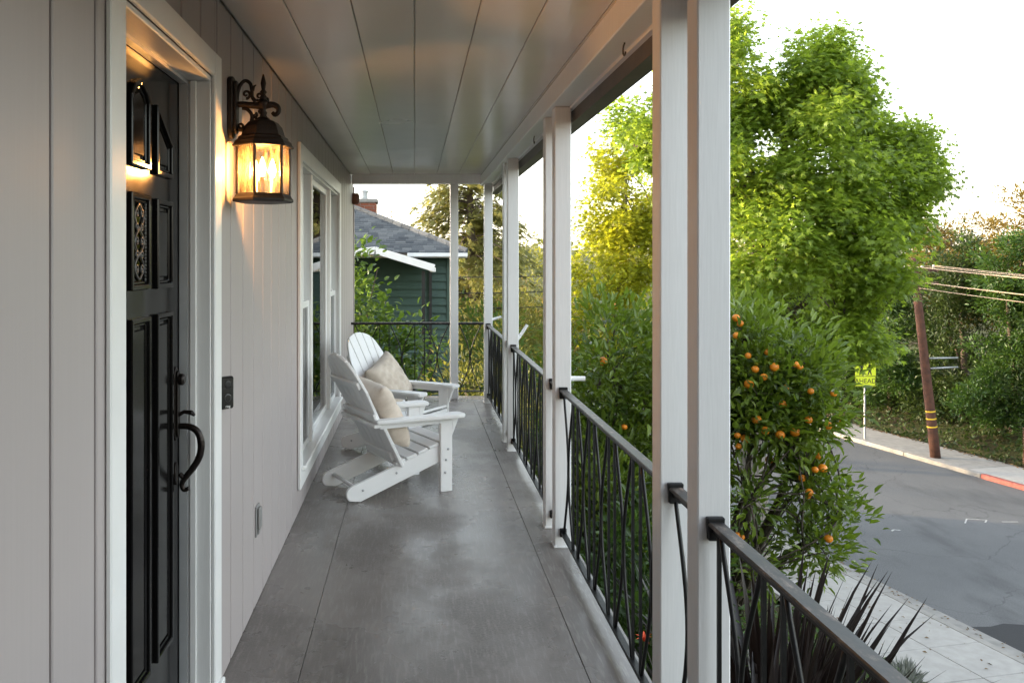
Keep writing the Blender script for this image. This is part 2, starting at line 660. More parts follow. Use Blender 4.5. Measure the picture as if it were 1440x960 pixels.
def crown_points(lobes, per, cl_r, fill=.28, lump=.22, sub=0):
    """Spray centres through the lobes' volume, most of them near the lumpy surface; sub > 0 gathers them into clumps."""
    C, O = [], []
    for (cx, cy, cz, rx, ry, rz, n) in lobes:
        k = max(4, n // sub) if sub else n
        d = sph(k)
        ph = rng.uniform(0, 6.28, 6)
        w = 1 + lump * (np.sin(3.1 * d[:, 0] * 2 + ph[0]) * np.sin(2.7 * d[:, 1] * 2 + ph[1]) + .7 * np.sin(5.3 * d[:, 2] * 1.6 + ph[2]) * np.sin(4.6 * d[:, 0] + ph[3]))
        r = np.where(rng.random(k) < fill, rng.random(k) ** .5, rng.uniform(.80, 1.04, k)) * w
        c = vec(cx, cy, cz) + d * r[:, None] * vec(rx, ry, rz)
        if sub:
            rs = (rx * ry * rz) ** (1 / 3) * rng.uniform(.26, .42, k)
            e = sph(k * sub)
            e[:, 2] = np.where(e[:, 2] < -.3, -e[:, 2], e[:, 2])
            c = np.repeat(c, sub, 0) + e * np.repeat(rs, sub)[:, None] * rng.uniform(.55, 1.05, k * sub)[:, None]
            d = unit(np.repeat(d, sub, 0) * .5 + e)
        C.append(c)
        O.append(d)
    return np.concatenate(C), np.concatenate(O)


def foliage(name, lobes, mat, size, per, cl_r, parent, tpl=T_LEAF, droop=.3, up=.5, fill=.28, lump=.22, flat=.7, szvar=.3, keep=None, sub=0):
    C, O = crown_points(lobes, per, cl_r, fill, lump, sub)
    if keep is not None:
        k = keep(C)
        C, O = C[k], O[k]
    n = len(C) * per
    c = np.repeat(C, per, 0)
    o = np.repeat(O, per, 0)
    off = rng.normal(size=(n, 3)) * vec(1, 1, flat) * cl_r * .55
    P = c + off
    D = unit(off + 1e-6) * .8 + o * .5 + rng.normal(size=(n, 3)) * .35 + vec(0, 0, up - droop)
    N = vec(0, 0, 1) + o * .6 + rng.normal(size=(n, 3)) * .45
    sz = size * rng.uniform(1 - szvar, 1 + szvar, n)
    V, F = scatter(P, D, N, sz, tpl)
    base = WLOC[parent.name] if parent is not None else Vector((0, 0, 0))
    me = fast_mesh(name, V - np.array(base), F, mat)
    ob = link(name, me, tuple(base), parent)
    ob['kind'] = 'stuff'
    return ob, C


def spline(pts, rad, k=5):
    p = [np.array(q, float) for q in pts]
    out, ro = [], []
    for i in range(len(p) - 1):
        p0, p1, p2, p3 = p[max(i - 1, 0)], p[i], p[i + 1], p[min(i + 2, len(p) - 1)]
        for j in range(k):
            t = j / k
            out.append(tuple(.5 * (2 * p1 + (p2 - p0) * t + (2 * p0 - 5 * p1 + 4 * p2 - p3) * t * t + (3 * p1 - p0 - 3 * p2 + p3) * t ** 3)))
            ro.append(rad[i] * (1 - t) + rad[i + 1] * t)
    return out + [tuple(p[-1])], ro + [rad[-1]]


def bent(a, b, n=6, wob=.08, sag=0.):
    a, b = np.array(a, float), np.array(b, float)
    L = np.linalg.norm(b - a)
    out = []
    r1, r2 = rng.normal(size=3), rng.normal(size=3)
    for i in range(n + 1):
        t = i / n
        p = a + (b - a) * t + (r1 * math.sin(math.pi * t) + r2 * math.sin(2 * math.pi * t) * .6) * wob * L * .4
        p[2] += sag * L * math.sin(math.pi * t)
        out.append(tuple(p))
    return out


def limbs(mb, root, tips, r0, r1=.008, n=6, sides=6, wob=.1, sag=.08):
    for t in tips:
        p = bent(root, t, n, wob, sag)
        mb.tube(p, list(np.linspace(r0, r1, n + 1)), sides)


# ================================================================= SETTING: ground, street, pavements
P0 = vec(9.24, 18.56)
SD = vec(-.216, .976)
SN = vec(-.976, -.216)          # towards the house
ST = -5.0                       # street level


def street_s(x, y):
    return (x - P0[0]) * SN[0] + (y - P0[1]) * SN[1]


def street_pt(s, t, z):
    p = P0 + SD * t + SN * s
    return (float(p[0]), float(p[1]), z)


def ground_z(x, y):
    x, y = np.asarray(x, float), np.asarray(y, float)
    s = street_s(x, y)
    g = np.clip(-4.87 + (s - 2.65) * .41, -20, -1.45)
    z = np.where(s > 2.65, g, np.where(s > -11.2, ST - .35, ST - .05 + np.clip(-11.2 - s, 0, 12) * .22))
    near = (s > 2.55) & (s <= 2.65)
    z = np.where(near, -4.90, z)
    # the lot falls away towards the neighbour beyond the porch's end
    f = np.clip((y - 10.5) / 9, 0, 1) * np.clip((s - 2.2) / 4, 0, 1)
    z = z - f * 1.6
    far = np.clip((y - 60) / 260, 0, 1)
    hill = 6.5 * far ** 1.2 * (1 + .25 * np.sin(x * .02 + 1) + .15 * np.sin(x * .051))
    return z + hill


def build_ground():
    xs = np.concatenate([np.linspace(-600, -30, 20), np.arange(-28, 40, .6), np.linspace(42, 700, 24)])
    ys = np.concatenate([np.linspace(-200, -14, 8), np.arange(-12, 60, .6), np.linspace(64, 330, 40), np.linspace(350, 1400, 14)])
    X, Y = np.meshgrid(xs, ys, indexing='ij')
    Z = ground_z(X, Y)
    soft = rng.normal(size=Z.shape) * .03
    s = street_s(X, Y)
    Z = Z + np.where((s > 2.4) | (s < -12), soft, 0)
    # below the street's own sheets the ground stays lower; under the porch too
    V = np.stack([X, Y, Z], -1).reshape(-1, 3)
    nx, ny = X.shape
    i = np.arange(nx - 1)[:, None] * ny + np.arange(ny - 1)[None]
    F = np.stack([i, i + ny, i + ny + 1, i + 1], -1).reshape(-1, 4)
    me = fast_mesh('ground', V, F, 'soil', True)
    me.materials.append(MATS['distant_hill'])
    ymid = V[F[:, 0], 1]
    me.polygons.foreach_set('material_index', (ymid > 55).astype(np.int32))
    tag(link('ground', me, (0, 0, 0)), kind='structure')


build_ground()


def strip(name, s0, s1, z, mat, t0=-60, t1=46, thick=.25, n=1, parent=None, bevel=0):
    mb = MB()
    q = [street_pt(s0, t0, z), street_pt(s1, t0, z), street_pt(s1, t1, z), street_pt(s0, t1, z)]
    lo = [(x, y, z - thick) for x, y, z in q]
    mb.add(q + lo, [(0, 1, 2, 3), (7, 6, 5, 4), (0, 4, 5, 1), (1, 5, 6, 2), (2, 6, 7, 3), (3, 7, 4, 0)])
    return mb.build(name, mat, parent, bevel)


tag(strip('street', 0, -9.2, ST, 'asphalt'), kind='structure')
tag(strip('gutter_pan', .42, .004, ST + .012, 'gutter_concrete', bevel=.004), kind='structure')
kerb_near = tag(link('near_curb', None, street_pt(.5, 0, ST)), kind='structure')
kerb_far = tag(link('far_curb', None, street_pt(-9.4, 0, ST)), kind='structure')
pav_near = tag(link('near_sidewalk', None, street_pt(1.2, 0, ST)), kind='structure')
pav_far = tag(link('far_sidewalk', None, street_pt(-10.3, 0, ST)), kind='structure')
for k in range(-6, 8):
    t0 = -1.8 + k * 3.0
    strip('curb_stone', .58, .424, ST + .115, 'concrete', t0 + .006, t0 + 2.994, .3, parent=kerb_near, bevel=.012)
for k in range(-14, 11):
    t0 = -.5 + k * 3.0
    red = t0 + 1.5 < 5.5
    strip('curb_stone', -9.204, -9.38, ST + .13, 'curb_red' if red else 'concrete', t0 + .006, t0 + 2.994, .3, parent=kerb_far, bevel=.02)
for k in range(-14, 20):
    t0 = -1.9 + k * 1.05
    for (a, b) in ((1.585, .586), (2.60, 1.595)):
        strip('slab', a, b, ST + .112 + rng.uniform(-.004, .004), 'concrete_pale' if k < 1 else 'concrete', t0 + .006, t0 + 1.044, .12, parent=pav_near, bevel=.008)
for k in range(-16, 14):
    t0 = -1.9 + k * 1.6
    strip('slab', -9.386, -11.15, ST + .125 + rng.uniform(-.006, .006), 'concrete_pale' if t0 < 5.4 else 'concrete', t0 + .006, t0 + 1.594, .12, parent=pav_far, bevel=.008)


def street_marks():
    mb = MB()
    c = Vector(street_pt(-3.2, 4.0, ST + .004))
    cover = MB()
    cover.lathe([(.40, 0), (.40, .006), (.37, .008)], 28, c)
    cover.lathe([(.34, .009), (.33, .012)], 28, c)
    tag(cover.build('manhole_cover', 'iron_cover', smooth=False), 'round dark iron manhole cover set in the grey street', 'manhole cover')
    q = MB()
    pts = [street_pt(a, b, ST + .004) for a, b in ((0, -3.25), (-.35, -3.32), (-.7, -3.26), (-1.05, -3.40), (-1.5, -3.34), (-1.9, -3.46), (-2.1, -3.9), (-2.05, -4.4), (-2.3, -5.1), (-2.5, -9.0), (0, -9.2))]
    q.add(pts, [tuple(range(len(pts)))])
    tag(q.build('asphalt_patch', 'asphalt_dark'), kind='structure')

    def stroke(sts, w):
        m = MB()
        for a, b in zip(sts[:-1], sts[1:]):
            p, r = np.array(a), np.array(b)
            d = (r - p) / np.linalg.norm(r - p)
            nrm = vec(-d[1], d[0]) * w / 2
            m.add([street_pt(*(p + nrm), ST + .006), street_pt(*(p - nrm), ST + .006), street_pt(*(r - nrm), ST + .006), street_pt(*(r + nrm), ST + .006)], [(0, 1, 2, 3)])
        return m
    o = stroke([(-5.0, 1.85), (-5.35, 2.15), (-5.75, 1.95), (-5.55, 1.80)], .035).build('road_mark', 'road_white')
    tag(o, 'small white painted utility mark of bent lines across the street', 'road marking')
    o = stroke([(-6.0, 1.75), (-6.4, 1.66)], .035).build('road_mark', 'road_white')
    tag(o, 'single short white painted dash beside the bent utility mark', 'road marking')
    o = stroke([(-2.75, 1.72), (-2.88, 1.80), (-3.0, 1.72)], .045).build('road_mark', 'road_white')
    tag(o, 'tiny white painted tick alone in mid street', 'road marking')


street_marks()

# ================================================================= PORCH FLOOR
floor = tag(link('porch_floor', None, (0, 3.6, -.02)), kind='structure')
MB().box((-.87, -7.0, -.16), (.872, 9.846, -.012)).build('floor_base', 'porch_concrete', floor)
for x0, x1 in ((-.735, -.4310), (-.4290, .6460), (.6480, .876)):
    MB().box((x0, -7.004, -.0115), (x1, 9.85, 0)).build('slab', 'porch_concrete', floor, .0018)

# ================================================================= HOUSE WITH THE PORCH
house = thing('house', (-3.2, 4, -1.6), 'pale grey vertical-board house with a white-posted porch along its front', 'house')
XW = -.712
DY0, DY1, DZ1 = 2.085, 3.0, 2.175        # door opening
WY0, WY1, WZ0, WZ1 = 5.31, 7.99, .25, 2.17   # window opening


def build_wall():
    w = link('wall', None, (-.78, 4, 0), house)
    m = MB()
    for (y0, y1, z0, z1) in ((-7.0, DY0 - .02, -.16, 2.62), (DY1 + .02, WY0 - .02, -.16, 2.62), (WY1 + .02, 10.0, -.16, 2.62),
                             (DY0 - .02, DY1 + .02, DZ1 + .02, 2.62), (WY0 - .02, WY1 + .02, -.16, WZ0 - .02), (WY0 - .02, WY1 + .02, WZ1 + .02, 2.62)):
        m.box((-.87, y0, z0), (-.7275, y1, z1))
    m.build('sheathing', 'siding_paint', w)
    y = 1.686 - .2353 * 36
    step = .2353
    while y < 9.99:
        a, b = y + .0075, min(y + step - .0075, 9.998)
        spans = [(.004, 2.4985)]

        def cut(c0, c1, zlo, zhi):
            nonlocal spans, pieces
            new = []
            for (p, q, zz) in pieces:
                if q <= c0 or p >= c1:
                    new.append((p, q, zz))
                    continue
                if p < c0:
                    new.append((p, c0, zz))
                if q > c1:
                    new.append((c1, q, zz))
                m0, m1 = max(p, c0), min(q, c1)
                for z0, z1 in zz:
                    if z0 < zlo:
                        new.append((m0, m1, [(z0, zlo)]))
                    if z1 > zhi:
                        new.append((m0, m1, [(zhi, z1)]))
            pieces = new
        pieces = [(a, b, spans)]
        cut(DY0 - .06, DY1 + .06, -1, DZ1 + .06)
        cut(WY0 - .05, WY1 + .05, WZ0 - .05, WZ1 + .05)
        for (p, q, zz) in pieces:
            if q - p < .01:
                continue
            for z0, z1 in zz:
                MB().box((-.7273, p, z0), (XW, q, z1)).build('board', 'siding_paint', w, .003)
        y += step
    # the wall's end corner and the rest of the house
    e = MB().box((-6.4, 9.86, -3.2), (-.874, 10.0, 2.62)).box((-6.4, -7.0, -3.2), (-6.25, 9.855, 2.62)).box((-6.24, -7.0, -3.2), (-.874, -6.85, 2.62))
    e.build('side_wall', 'siding_paint', house)
    MB().box((-.735, 9.985, .0), (-.700, 10.02, 2.40)).build('corner_board', 'siding_paint', house, .003)
    MB().box((-.87, -6.98, -3.3), (.80, 9.80, -.165)).build('foundation', 'concrete', house)


build_wall()


def build_ceiling():
    c = link('ceiling', None, (0, 4, 2.5), house)
    edges = [-.709, -.482, -.235, 0.0, .246, .487, .7335]
    for a, b in zip(edges[:-1], edges[1:]):
        MB().box((a + .0016, -7.0, 2.502), (b - .0016, 9.568, 2.520)).build('board', 'ceiling_paint', c, .003)
    MB().box((-.87, -7.0, 2.5215), (.86, 9.75, 2.62)).build('backing', 'ceiling_paint', c)
    b = MB().box((.7335, -7.0, 2.379), (.838, 9.568, 2.5205))
    b.build('beam', 'white_paint', house, .004)
    b = MB().box((-.700, 9.570, 2.402), (.86, 9.675, 2.5205))
    b.build('beam', 'white_paint', house, .004)
    MB().box((.739, -7.0, 2.4885), (.7332, 9.565, 2.5015)).build('cove_strip', 'ceiling_paint', house)
    # gutter hung outside the beam
    g = MB()
    prof = [(.862, 2.300), (.94, 2.300), (.985, 2.345), (.985, 2.425), (.978, 2.425), (.972, 2.35), (.935, 2.308), (.870, 2.308), (.870, 2.425), (.862, 2.425)]
    g.prism(prof, -7.0, 9.8, lambda a, b, w: (a, w, b))
    g.build('gutter', 'gutter_brown', house)
    MB().box((.8385, -7.0, 2.366), (.8615, 9.7, 2.5)).build('fascia', 'white_paint', house)
    r = MB()
    r.add([(1.0, -7.2, 2.43), (1.0, 10.3, 2.43), (-3.2, 10.3, 3.9), (-3.2, -7.2, 3.9), (1.0, -7.2, 2.475), (1.0, 10.3, 2.475), (-3.2, 10.3, 3.95), (-3.2, -7.2, 3.95),
           (-7, 10.3, 2.55), (-7, -7.2, 2.55), (-7, 10.3, 2.6), (-7, -7.2, 2.6)],
          [(0, 1, 2, 3), (7, 6, 5, 4), (0, 4, 5, 1), (3, 2, 8, 9), (11, 10, 6, 7), (8, 10, 11, 9), (1, 5, 6, 2), (2, 6, 10, 8), (3, 7, 4, 0), (9, 11, 7, 3)])
    # lift so that the low edge clears the ceiling's backing
    r.v = [(x, y, z + (.19 if x < 1 else .0) + (.0 if x < 1 else .0)) for x, y, z in r.v]
    r.build('roof', 'shingle', house)
    for y in (3.28, 5.75):
        h = MB()
        pts = [(.80, y, 2.383)] + [(.80, y + .022 * math.cos(a), 2.352 + .022 * math.sin(a)) for a in np.linspace(math.pi / 2, -math.pi * .8, 12)]
        h.tube(pts, .0035, 6)
        h.build('hook', 'hook_metal', house, smooth=True)


build_ceiling()

# added walls, unseen behind the camera, that shade the near part of the porch
MB().box((-.708, -1.75, -.011), (2.6, -1.60, 2.62)).build('shade_wall', 'siding_paint', house)
MB().box((2.455, -7.0, -4.0), (2.6, -1.755, 2.62)).build('shade_wall', 'siding_paint', house)
MB().box((.877, -1.75, -4.0), (2.6, -1.60, -.0115)).build('shade_wall_footing', 'concrete', house)

XP = .756
POSTS = [-.04, .30, 2.30, 2.65, 4.64, 4.98, 6.98, 7.32, 9.32]


def build_posts():
    for y in POSTS:
        MB().box((XP, y, 0), (XP + .0889, y + .0889, 2.378)).build('post', 'white_paint', house, .004)
        foot = MB().box((XP - .006, y - .004, 0), (XP + .095, y + .0925, .012))
        foot.build('post_foot', 'white_paint', house, .003)
    MB().box((.398, 9.60, 0), (.487, 9.689, 2.401)).build('post', 'white_paint', house, .004)
    # white awning brackets that stick out beyond the posts at rail height
    for (y, rise, L) in ((4.70, .0, .085), (7.03, .12, .075), (9.37, .03, .10)):
        m = MB()
        z = .905
        m.tube([(XP + .085, y, z), (XP + .09 + L * .5, y, z + rise * .5), (XP + .09 + L, y, z + rise)], [.014, .0135, .013], 12)
        m.build('awning_bracket', 'white_paint', house, smooth=False)


build_posts()


def build_door():
    # casing and jamb
    fr = link('door_frame', None, (-.70, (DY0 + DY1) / 2, 0), house)
    XC = -.6957
    MB().box((XW + .001, 1.976, 0), (XC, 2.079, 2.279)).build('casing', 'trim_paint', fr, .004)
    MB().box((XW + .001, 3.006, .05), (XC, 3.106, 2.279)).build('casing', 'trim_paint', fr, .004)
    MB().box((XW + .001, 2.0792, 2.193), (XC, 3.0058, 2.278)).build('head_casing', 'trim_paint', fr, .004)
    MB().box((XW + .001, 3.002, 0), (XC + .012, 3.112, .049)).build('plinth_block', 'trim_paint', fr, .004)
    MB().box((-.872, DY0 - .02, 0), (XW + .0005, DY0, DZ1)).build('jamb', 'trim_paint', fr, .002)
    MB().box((-.872, DY1, 0), (XW + .0005, DY1 + .019, DZ1)).build('jamb', 'trim_paint', fr, .002)
    MB().box((-.872, DY0 - .02, DZ1 + .0005), (XW + .0005, DY1 + .019, DZ1 + .0185)).build('head_jamb', 'trim_paint', fr, .002)
    st = MB().box((-.817, DY1 - .012, .02), (-.790, DY1 - .0003, DZ1 - .0005)).box((-.817, DY0 + .0003, DZ1 - .012), (-.790, DY1 - .0125, DZ1 - .0003))
    st.build('weather_strip', 'strip_metal', fr)
    MB().box((-.782, DY1 - .009, .02), (-.760, DY1 - .0003, DZ1 - .0005)).build('stop_bead', 'trim_paint', fr, .002)
    for z in np.arange(.25, 2.1, .23):
        MB().lathe([(.0035, 0), (.0035, .0015)], 10, (-.803, DY1 - .012, z), (0, -1, 0)).build('screw', 'strip_metal', fr)
    MB().box((-.90, DY0, -.011), (-.725, DY1, .018)).build('threshold', 'strip_metal', fr, .004)

    d = link('front_door', None, (-.84, (DY0 + DY1) / 2, .02), house)
    d['label'] = 'glossy black panelled front door with iron handle'
    XD = -.820
    MB().box((-.864, DY0 + .004, .020), (XD, DY1 - .004, DZ1 - .004)).build('door_slab', 'door_black', d, .002)
    fn = lambda a, b, w: (w, a, b)

    def inset(poly, k):
        c = np.mean(np.array(poly), 0)
        out = []
        n = len(poly)
        for i in range(n):
            p, q, r = np.array(poly[i - 1]), np.array(poly[i]), np.array(poly[(i + 1) % n])
            e1, e2 = (q - p) / np.linalg.norm(q - p), (r - q) / np.linalg.norm(r - q)
            n1, n2 = vec(-e1[1], e1[0]), vec(-e2[1], e2[0])
            bis = n1 + n2
            bis = bis / np.linalg.norm(bis)
            out.append(tuple(q + bis * k / max(.4, bis @ n1)))
        return out

    def panel(poly, glass=False):
        # outline counter-clockwise in (y, z)
        m = MB()
        i1, i2 = inset(poly, .016), inset(poly, .026)
        m.ring(poly, i1, XD - .001, XD + .016, fn)
        m.ring(i1, i2, XD - .001, XD + .007, fn)
        m.build('moulding', 'door_black', d, .003)
        if not glass:
            k = MB()
            k.prism(inset(poly, .036), XD - .001, XD + .006, fn)
            k.build('panel', 'door_black', d, .005)
        else:
            k = MB()
            k.prism(inset(poly, .0265), XD - .001, XD + .002, fn)
            k.build('glass_pane', 'window_glass_dark', d)
            y0, y1 = poly[0][0] + .03, poly[1][0] - .03
            z0, z1 = poly[0][1] + .03, poly[2][1] - .03
            g = MB()
            yc = (y0 + y1) / 2
            for s in (-1, 1):
                n = 40
                g.tube([(XD + .006, yc + s * (y1 - y0) * .36 * math.sin(6.28 * 1.5 * t), z0 + (z1 - z0) * t) for t in np.linspace(0, 1, n)], .0032, 5)
                for zc in np.linspace(z0 + .03, z1 - .03, 5):
                    g.tube([(XD + .007, yc + s * (.022 + .015 * (1 - t) * math.cos(9 * t)), zc + .016 * (1 - t) * math.sin(9 * t)) for t in np.linspace(0, 1, 14)], .0026, 5)
            for yb in (y0, y1):
                for zc in np.linspace(z0, z1, 22):
                    g.lathe([(.001, -.004), (.004, -.001), (.004, .002), (.001, .004)], 6, (XD + .005, yb, zc), (1, 0, 0))
            g.build('grille', 'grille_grey', d, smooth=True)

    rect = lambda y0, y1, z0, z1: [(y0, z0), (y1, z0), (y1, z1), (y0, z1)]
    ya, yb, yc_, yd, ye, yf = 2.212, 2.385, 2.455, 2.632, 2.70, 2.876
    panel([(ye, 1.82), (yf, 1.82), (yf, 1.933), (ye, 2.04)])
    panel([(ya, 1.82), (yb, 1.82), (yb, 2.04), (ya, 1.933)])
    arch = [(yc_, 1.825), (yd, 1.825), (yd, 2.03), (yd - .03, 2.065), ((yc_ + yd) / 2, 2.088), (yc_ + .03, 2.065), (yc_, 2.03)]
    panel(arch)
    for a, b in ((ya, yb), (ye, yf)):
        panel(rect(a, b, 1.46, 1.744))
        panel(rect(a, b, .285, 1.38))
    panel(rect(yc_, yd, 1.462, 1.747), True)
    panel(rect(yc_, yd, .285, 1.38))
    # handle set
    hy = 2.930
    h = MB()
    pr = [(hy + .022 * math.cos(a), 1.155 + .034 * math.sin(a)) for a in np.linspace(0, math.pi, 9)] + [(hy + .022 * math.cos(a), .965 + .030 * math.sin(a)) for a in np.linspace(math.pi, 2 * math.pi, 9)]
    h.prism(pr, XD, XD + .010, fn)
    h.prism([(a * .7 + hy * .3, b * .9 + 1.06 * .1) for a, b in pr], XD + .0102, XD + .018, fn)
    h.lathe([(.020, 0), (.020, .014), (.014, .020)], 18, (XD + .018, hy, 1.145), (1, 0, 0))
    low = [(hy + .020 * math.cos(a), .825 + .040 * math.sin(a)) for a in np.linspace(0, 2 * math.pi, 20)[:-1]]
    h.prism(low, XD, XD + .011, fn)
    g_ = MB()
    g_.tube(*spline([(XD + .01, hy, .985), (XD + .05, hy, .985), (XD + .080, hy, .968), (XD + .093, hy, .930), (XD + .088, hy, .885), (XD + .066, hy, .845), (XD + .040, hy, .812), (XD + .028, hy, .790), (XD + .035, hy, .770), (XD + .052, hy, .775)],
           [.010, .011, .012, .0125, .012, .0115, .010, .009, .008, .007]), 12)
    g_.build('door_grip', 'door_handle_metal', d, smooth=True)
    h.tube([(XD + .02, hy, .825), (XD + .034, hy, .81)], .009, 8)
    h.tube([(XD + .01, hy, 1.02), (XD + .035, hy, 1.035), (XD + .06, hy, 1.032), (XD + .072, hy, 1.022)], [.007, .007, .009, .005], 8)
    h.build('door_handle', 'door_handle_metal', d, .0015)


glassmat('window_glass_dark', (.10, .10, .10), .03)
plain('grille_grey', (.11, .11, .11), .4, .5, .2, 60, .1)
build_door()


def build_window():
    w = link('window', None, (-.72, 6.65, WZ0), house)
    XC = -.690
    MB().box((XW + .001, 5.22, .155), (XC, 5.325, 2.27)).build('casing', 'trim_paint', w, .004)
    MB().box((XW + .001, 7.975, .155), (XC, 8.08, 2.27)).build('casing', 'trim_paint', w, .004)
    MB().box((XW + .001, 5.3255, 2.165), (XC, 7.9745, 2.269)).build('head_casing', 'trim_paint', w, .004)
    MB().box((XW + .001, 5.3255, .156), (XC, 7.9745, .255)).build('apron', 'trim_paint', w, .004)
    MB().box((-.86, WY0 - .015, .2555), (XC + .022, WY1 + .015, .285)).build('sill', 'trim_paint', w, .006)
    # reveals
    MB().box((-.868, WY0 - .019, .286), (XW + .0005, WY0 + .002, 2.164)).build('reveal', 'trim_paint', w)
    MB().box((-.868, WY1 - .002, .286), (XW + .0005, WY1 + .019, 2.164)).build('reveal', 'trim_paint', w)
    MB().box((-.868, WY0 + .0025, 2.150), (XW + .0005, WY1 - .0025, 2.1695)).build('reveal', 'trim_paint', w)
    cols = [(WY0 + .003, 6.00), (6.06, 7.30), (7.36, WY1 - .003)]
    for y0, y1 in ((6.0005, 6.0595), (7.3005, 7.3595)):
        MB().box((-.85, y0, .286), (-.716, y1, 2.1495)).build('mullion', 'trim_paint', w, .004)
    fn = lambda a, b, x: (x, a, b)
    rect = lambda y0, y1, z0, z1: [(y0, z0), (y1, z0), (y1, z1), (y0, z1)]

    def sash(y0, y1, z0, z1, x, t=.045):
        m = MB()
        m.ring(rect(y0, y1, z0, z1), rect(y0 + t, y1 - t, z0 + t, z1 - t), x - .034, x, fn)
        m.build('sash', 'trim_paint', w, .004)
        g = MB().box((x - .020, y0 + t - .004, z0 + t - .004), (x - .014, y1 - t + .004, z1 - t + .004))
        g.build('glass_pane', 'window_glass', w)
    for i in (0, 2):
        y0, y1 = cols[i]
        sash(y0, y1, .287, 1.275, -.735)
        sash(y0, y1, 1.24, 2.149, -.772)
        MB().box((-.7345, (y0 + y1) / 2 - .03, 1.276), (-.752, (y0 + y1) / 2 + .03, 1.293)).build('latch', 'trim_paint', w, .003)
    sash(*cols[1], .287, 2.149, -.745, .05)
    # curtains drawn inside and the room behind
    for a, b in ((5.33, 6.60), (6.68, 7.97)):
        m = MB()
        n = 90
        ys = np.linspace(a, b, n)
        top = [(-.885 + .016 * math.sin(y * 58) + .008 * math.sin(y * 23), y, 2.16) for y in ys]
        v = top + [(x + .01 * math.sin(y * 31), y, .12) for x, y, z in top]
        m.add(v, [(i, i + 1, i + 1 + n, i + n) for i in range(n - 1)])
        m.build('curtain', 'curtain_cloth', w, smooth=True)
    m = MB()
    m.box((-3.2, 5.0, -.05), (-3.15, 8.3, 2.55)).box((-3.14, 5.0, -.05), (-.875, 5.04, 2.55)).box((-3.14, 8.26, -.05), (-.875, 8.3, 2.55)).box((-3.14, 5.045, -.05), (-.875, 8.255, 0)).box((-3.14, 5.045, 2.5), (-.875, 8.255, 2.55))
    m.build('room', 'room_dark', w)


build_window()

# ================================================================= RAILINGS


def railing(y0, y1, label, along='y', x=.80, units=None, group='porch railing panels', end_flanges=(True, True), short=False):
    """A wrought-iron panel from y0 to y1 (or from x0 to x1 when along is 'x')."""
    pt = (lambda t, o, z: (x + o, t, z)) if along == 'y' else (lambda t, o, z: (t, x + o, z))
    c = pt((y0 + y1) / 2, 0, 0)
    t = thing('railing', (c[0], c[1], .07), label, 'railing', group)
    zt, zb = .856, .085

    def bar(lo, hi, name, mat, bev=.0015):
        a, b = pt(*lo), pt(*hi)
        MB().box([min(p, q) for p, q in zip(a, b)], [max(p, q) for p, q in zip(a, b)]).build(name, mat, t, bev)
    bar((y0, -.021, zt - .012), (y1, .021, zt), 'top_rail', 'rail_top', .003)
    bar((y0, -.009, zt - .028), (y1, .009, zt - .0125), 'rail_channel', 'iron_black')
    bar((y0, -.014, zb - .008), (y1, .014, zb + .006), 'bottom_rail', 'iron_black', .002)
    za, zc = zb + .0062, zt - .0285
    if units is None:
        U, G = .274, .119
        L = y1 - y0
        n = max(1, int(round((L + G) / (U + G))))
        pad = (L - (n * U + (n - 1) * G)) / 2
        units = [(y0 + pad + i * (U + G), y0 + pad + i * (U + G) + U, True) for i in range(n)]
    for u0, u1, straight in units:
        w = (u1 - u0) / 2 - .010
        for sgn, e in ((1, u0 + .003), (-1, u1 - .003)):
            if straight and not (abs(e - y0) < .035 or abs(e - y1) < .035):
                m = MB()
                m.tube([pt(e - sgn * .010, 0, za), pt(e - sgn * .010, 0, zc)], .0072, 4)
                m.build('baluster', 'iron_black', t)
            m = MB()
            hh = (zc - za)
            m.tube([pt(e + sgn * (.006 + w * math.sin(math.pi * q) ** 1.15 * .985), 0, za + hh * q) for q in np.linspace(0, 1, 19)], .0066, 6)
            m.build('curved_baluster', 'iron_black', t, smooth=True)
    for end, on in zip((y0, y1), end_flanges):
        if not on:
            continue
        sg = 1 if end == y0 else -1
        m = MB()
        q = [(-.020, zt - .050), (.020, zt - .050), (.024, zt + .012), (-.024, zt + .012)]
        m.prism(q, end + sg * .001, end + sg * .020, lambda a, b, w: pt(w, a, b))
        m.build('flange', 'iron_black', t, .003)
        m = MB()
        q = [(-.018, zb - .022), (.018, zb - .022), (.018, zb + .024), (-.018, zb + .024)]
        m.prism(q, end + sg * .001, end + sg * .016, lambda a, b, w: pt(w, a, b))
        m.build('flange', 'iron_black', t, .003)
    return t


P = .0889
railing(.36, 2.30, 'black wrought iron railing panel above the dark spiky flax', end_flanges=(False, True))
railing(2.30 + P, 2.65, 'short railing infill between the twin posts beside the flax', units=[(2.39, 2.65, False)])
railing(2.65 + P, 4.64, 'black railing panel in front of the orange tree with worn pale top')
railing(4.64 + P, 4.98, 'short railing infill in the second pair of posts from the flax', units=[(4.73, 4.98, False)])
railing(4.98 + P, 6.98, 'black railing panel directly opposite the nearer white chair')
railing(6.98 + P, 7.32, 'short railing infill in the third pair of posts from the flax', units=[(7.07, 7.32, False)])
railing(7.32 + P, 9.32, 'black railing panel running up to the porch corner post')
railing(-.712, .398, "railing panel across the porch's end, between wall and slim post", 'x', 9.645, units=[(-.672, -.397, True), (-.279, -.004, True), (.116, .390, True)], end_flanges=(False, False))
railing(.487, .80, "narrow railing bay at the porch's end beside the corner post", 'x', 9.645, units=[(.495, .750, False)], end_flanges=(False, False))

# ================================================================= WALL LANTERN


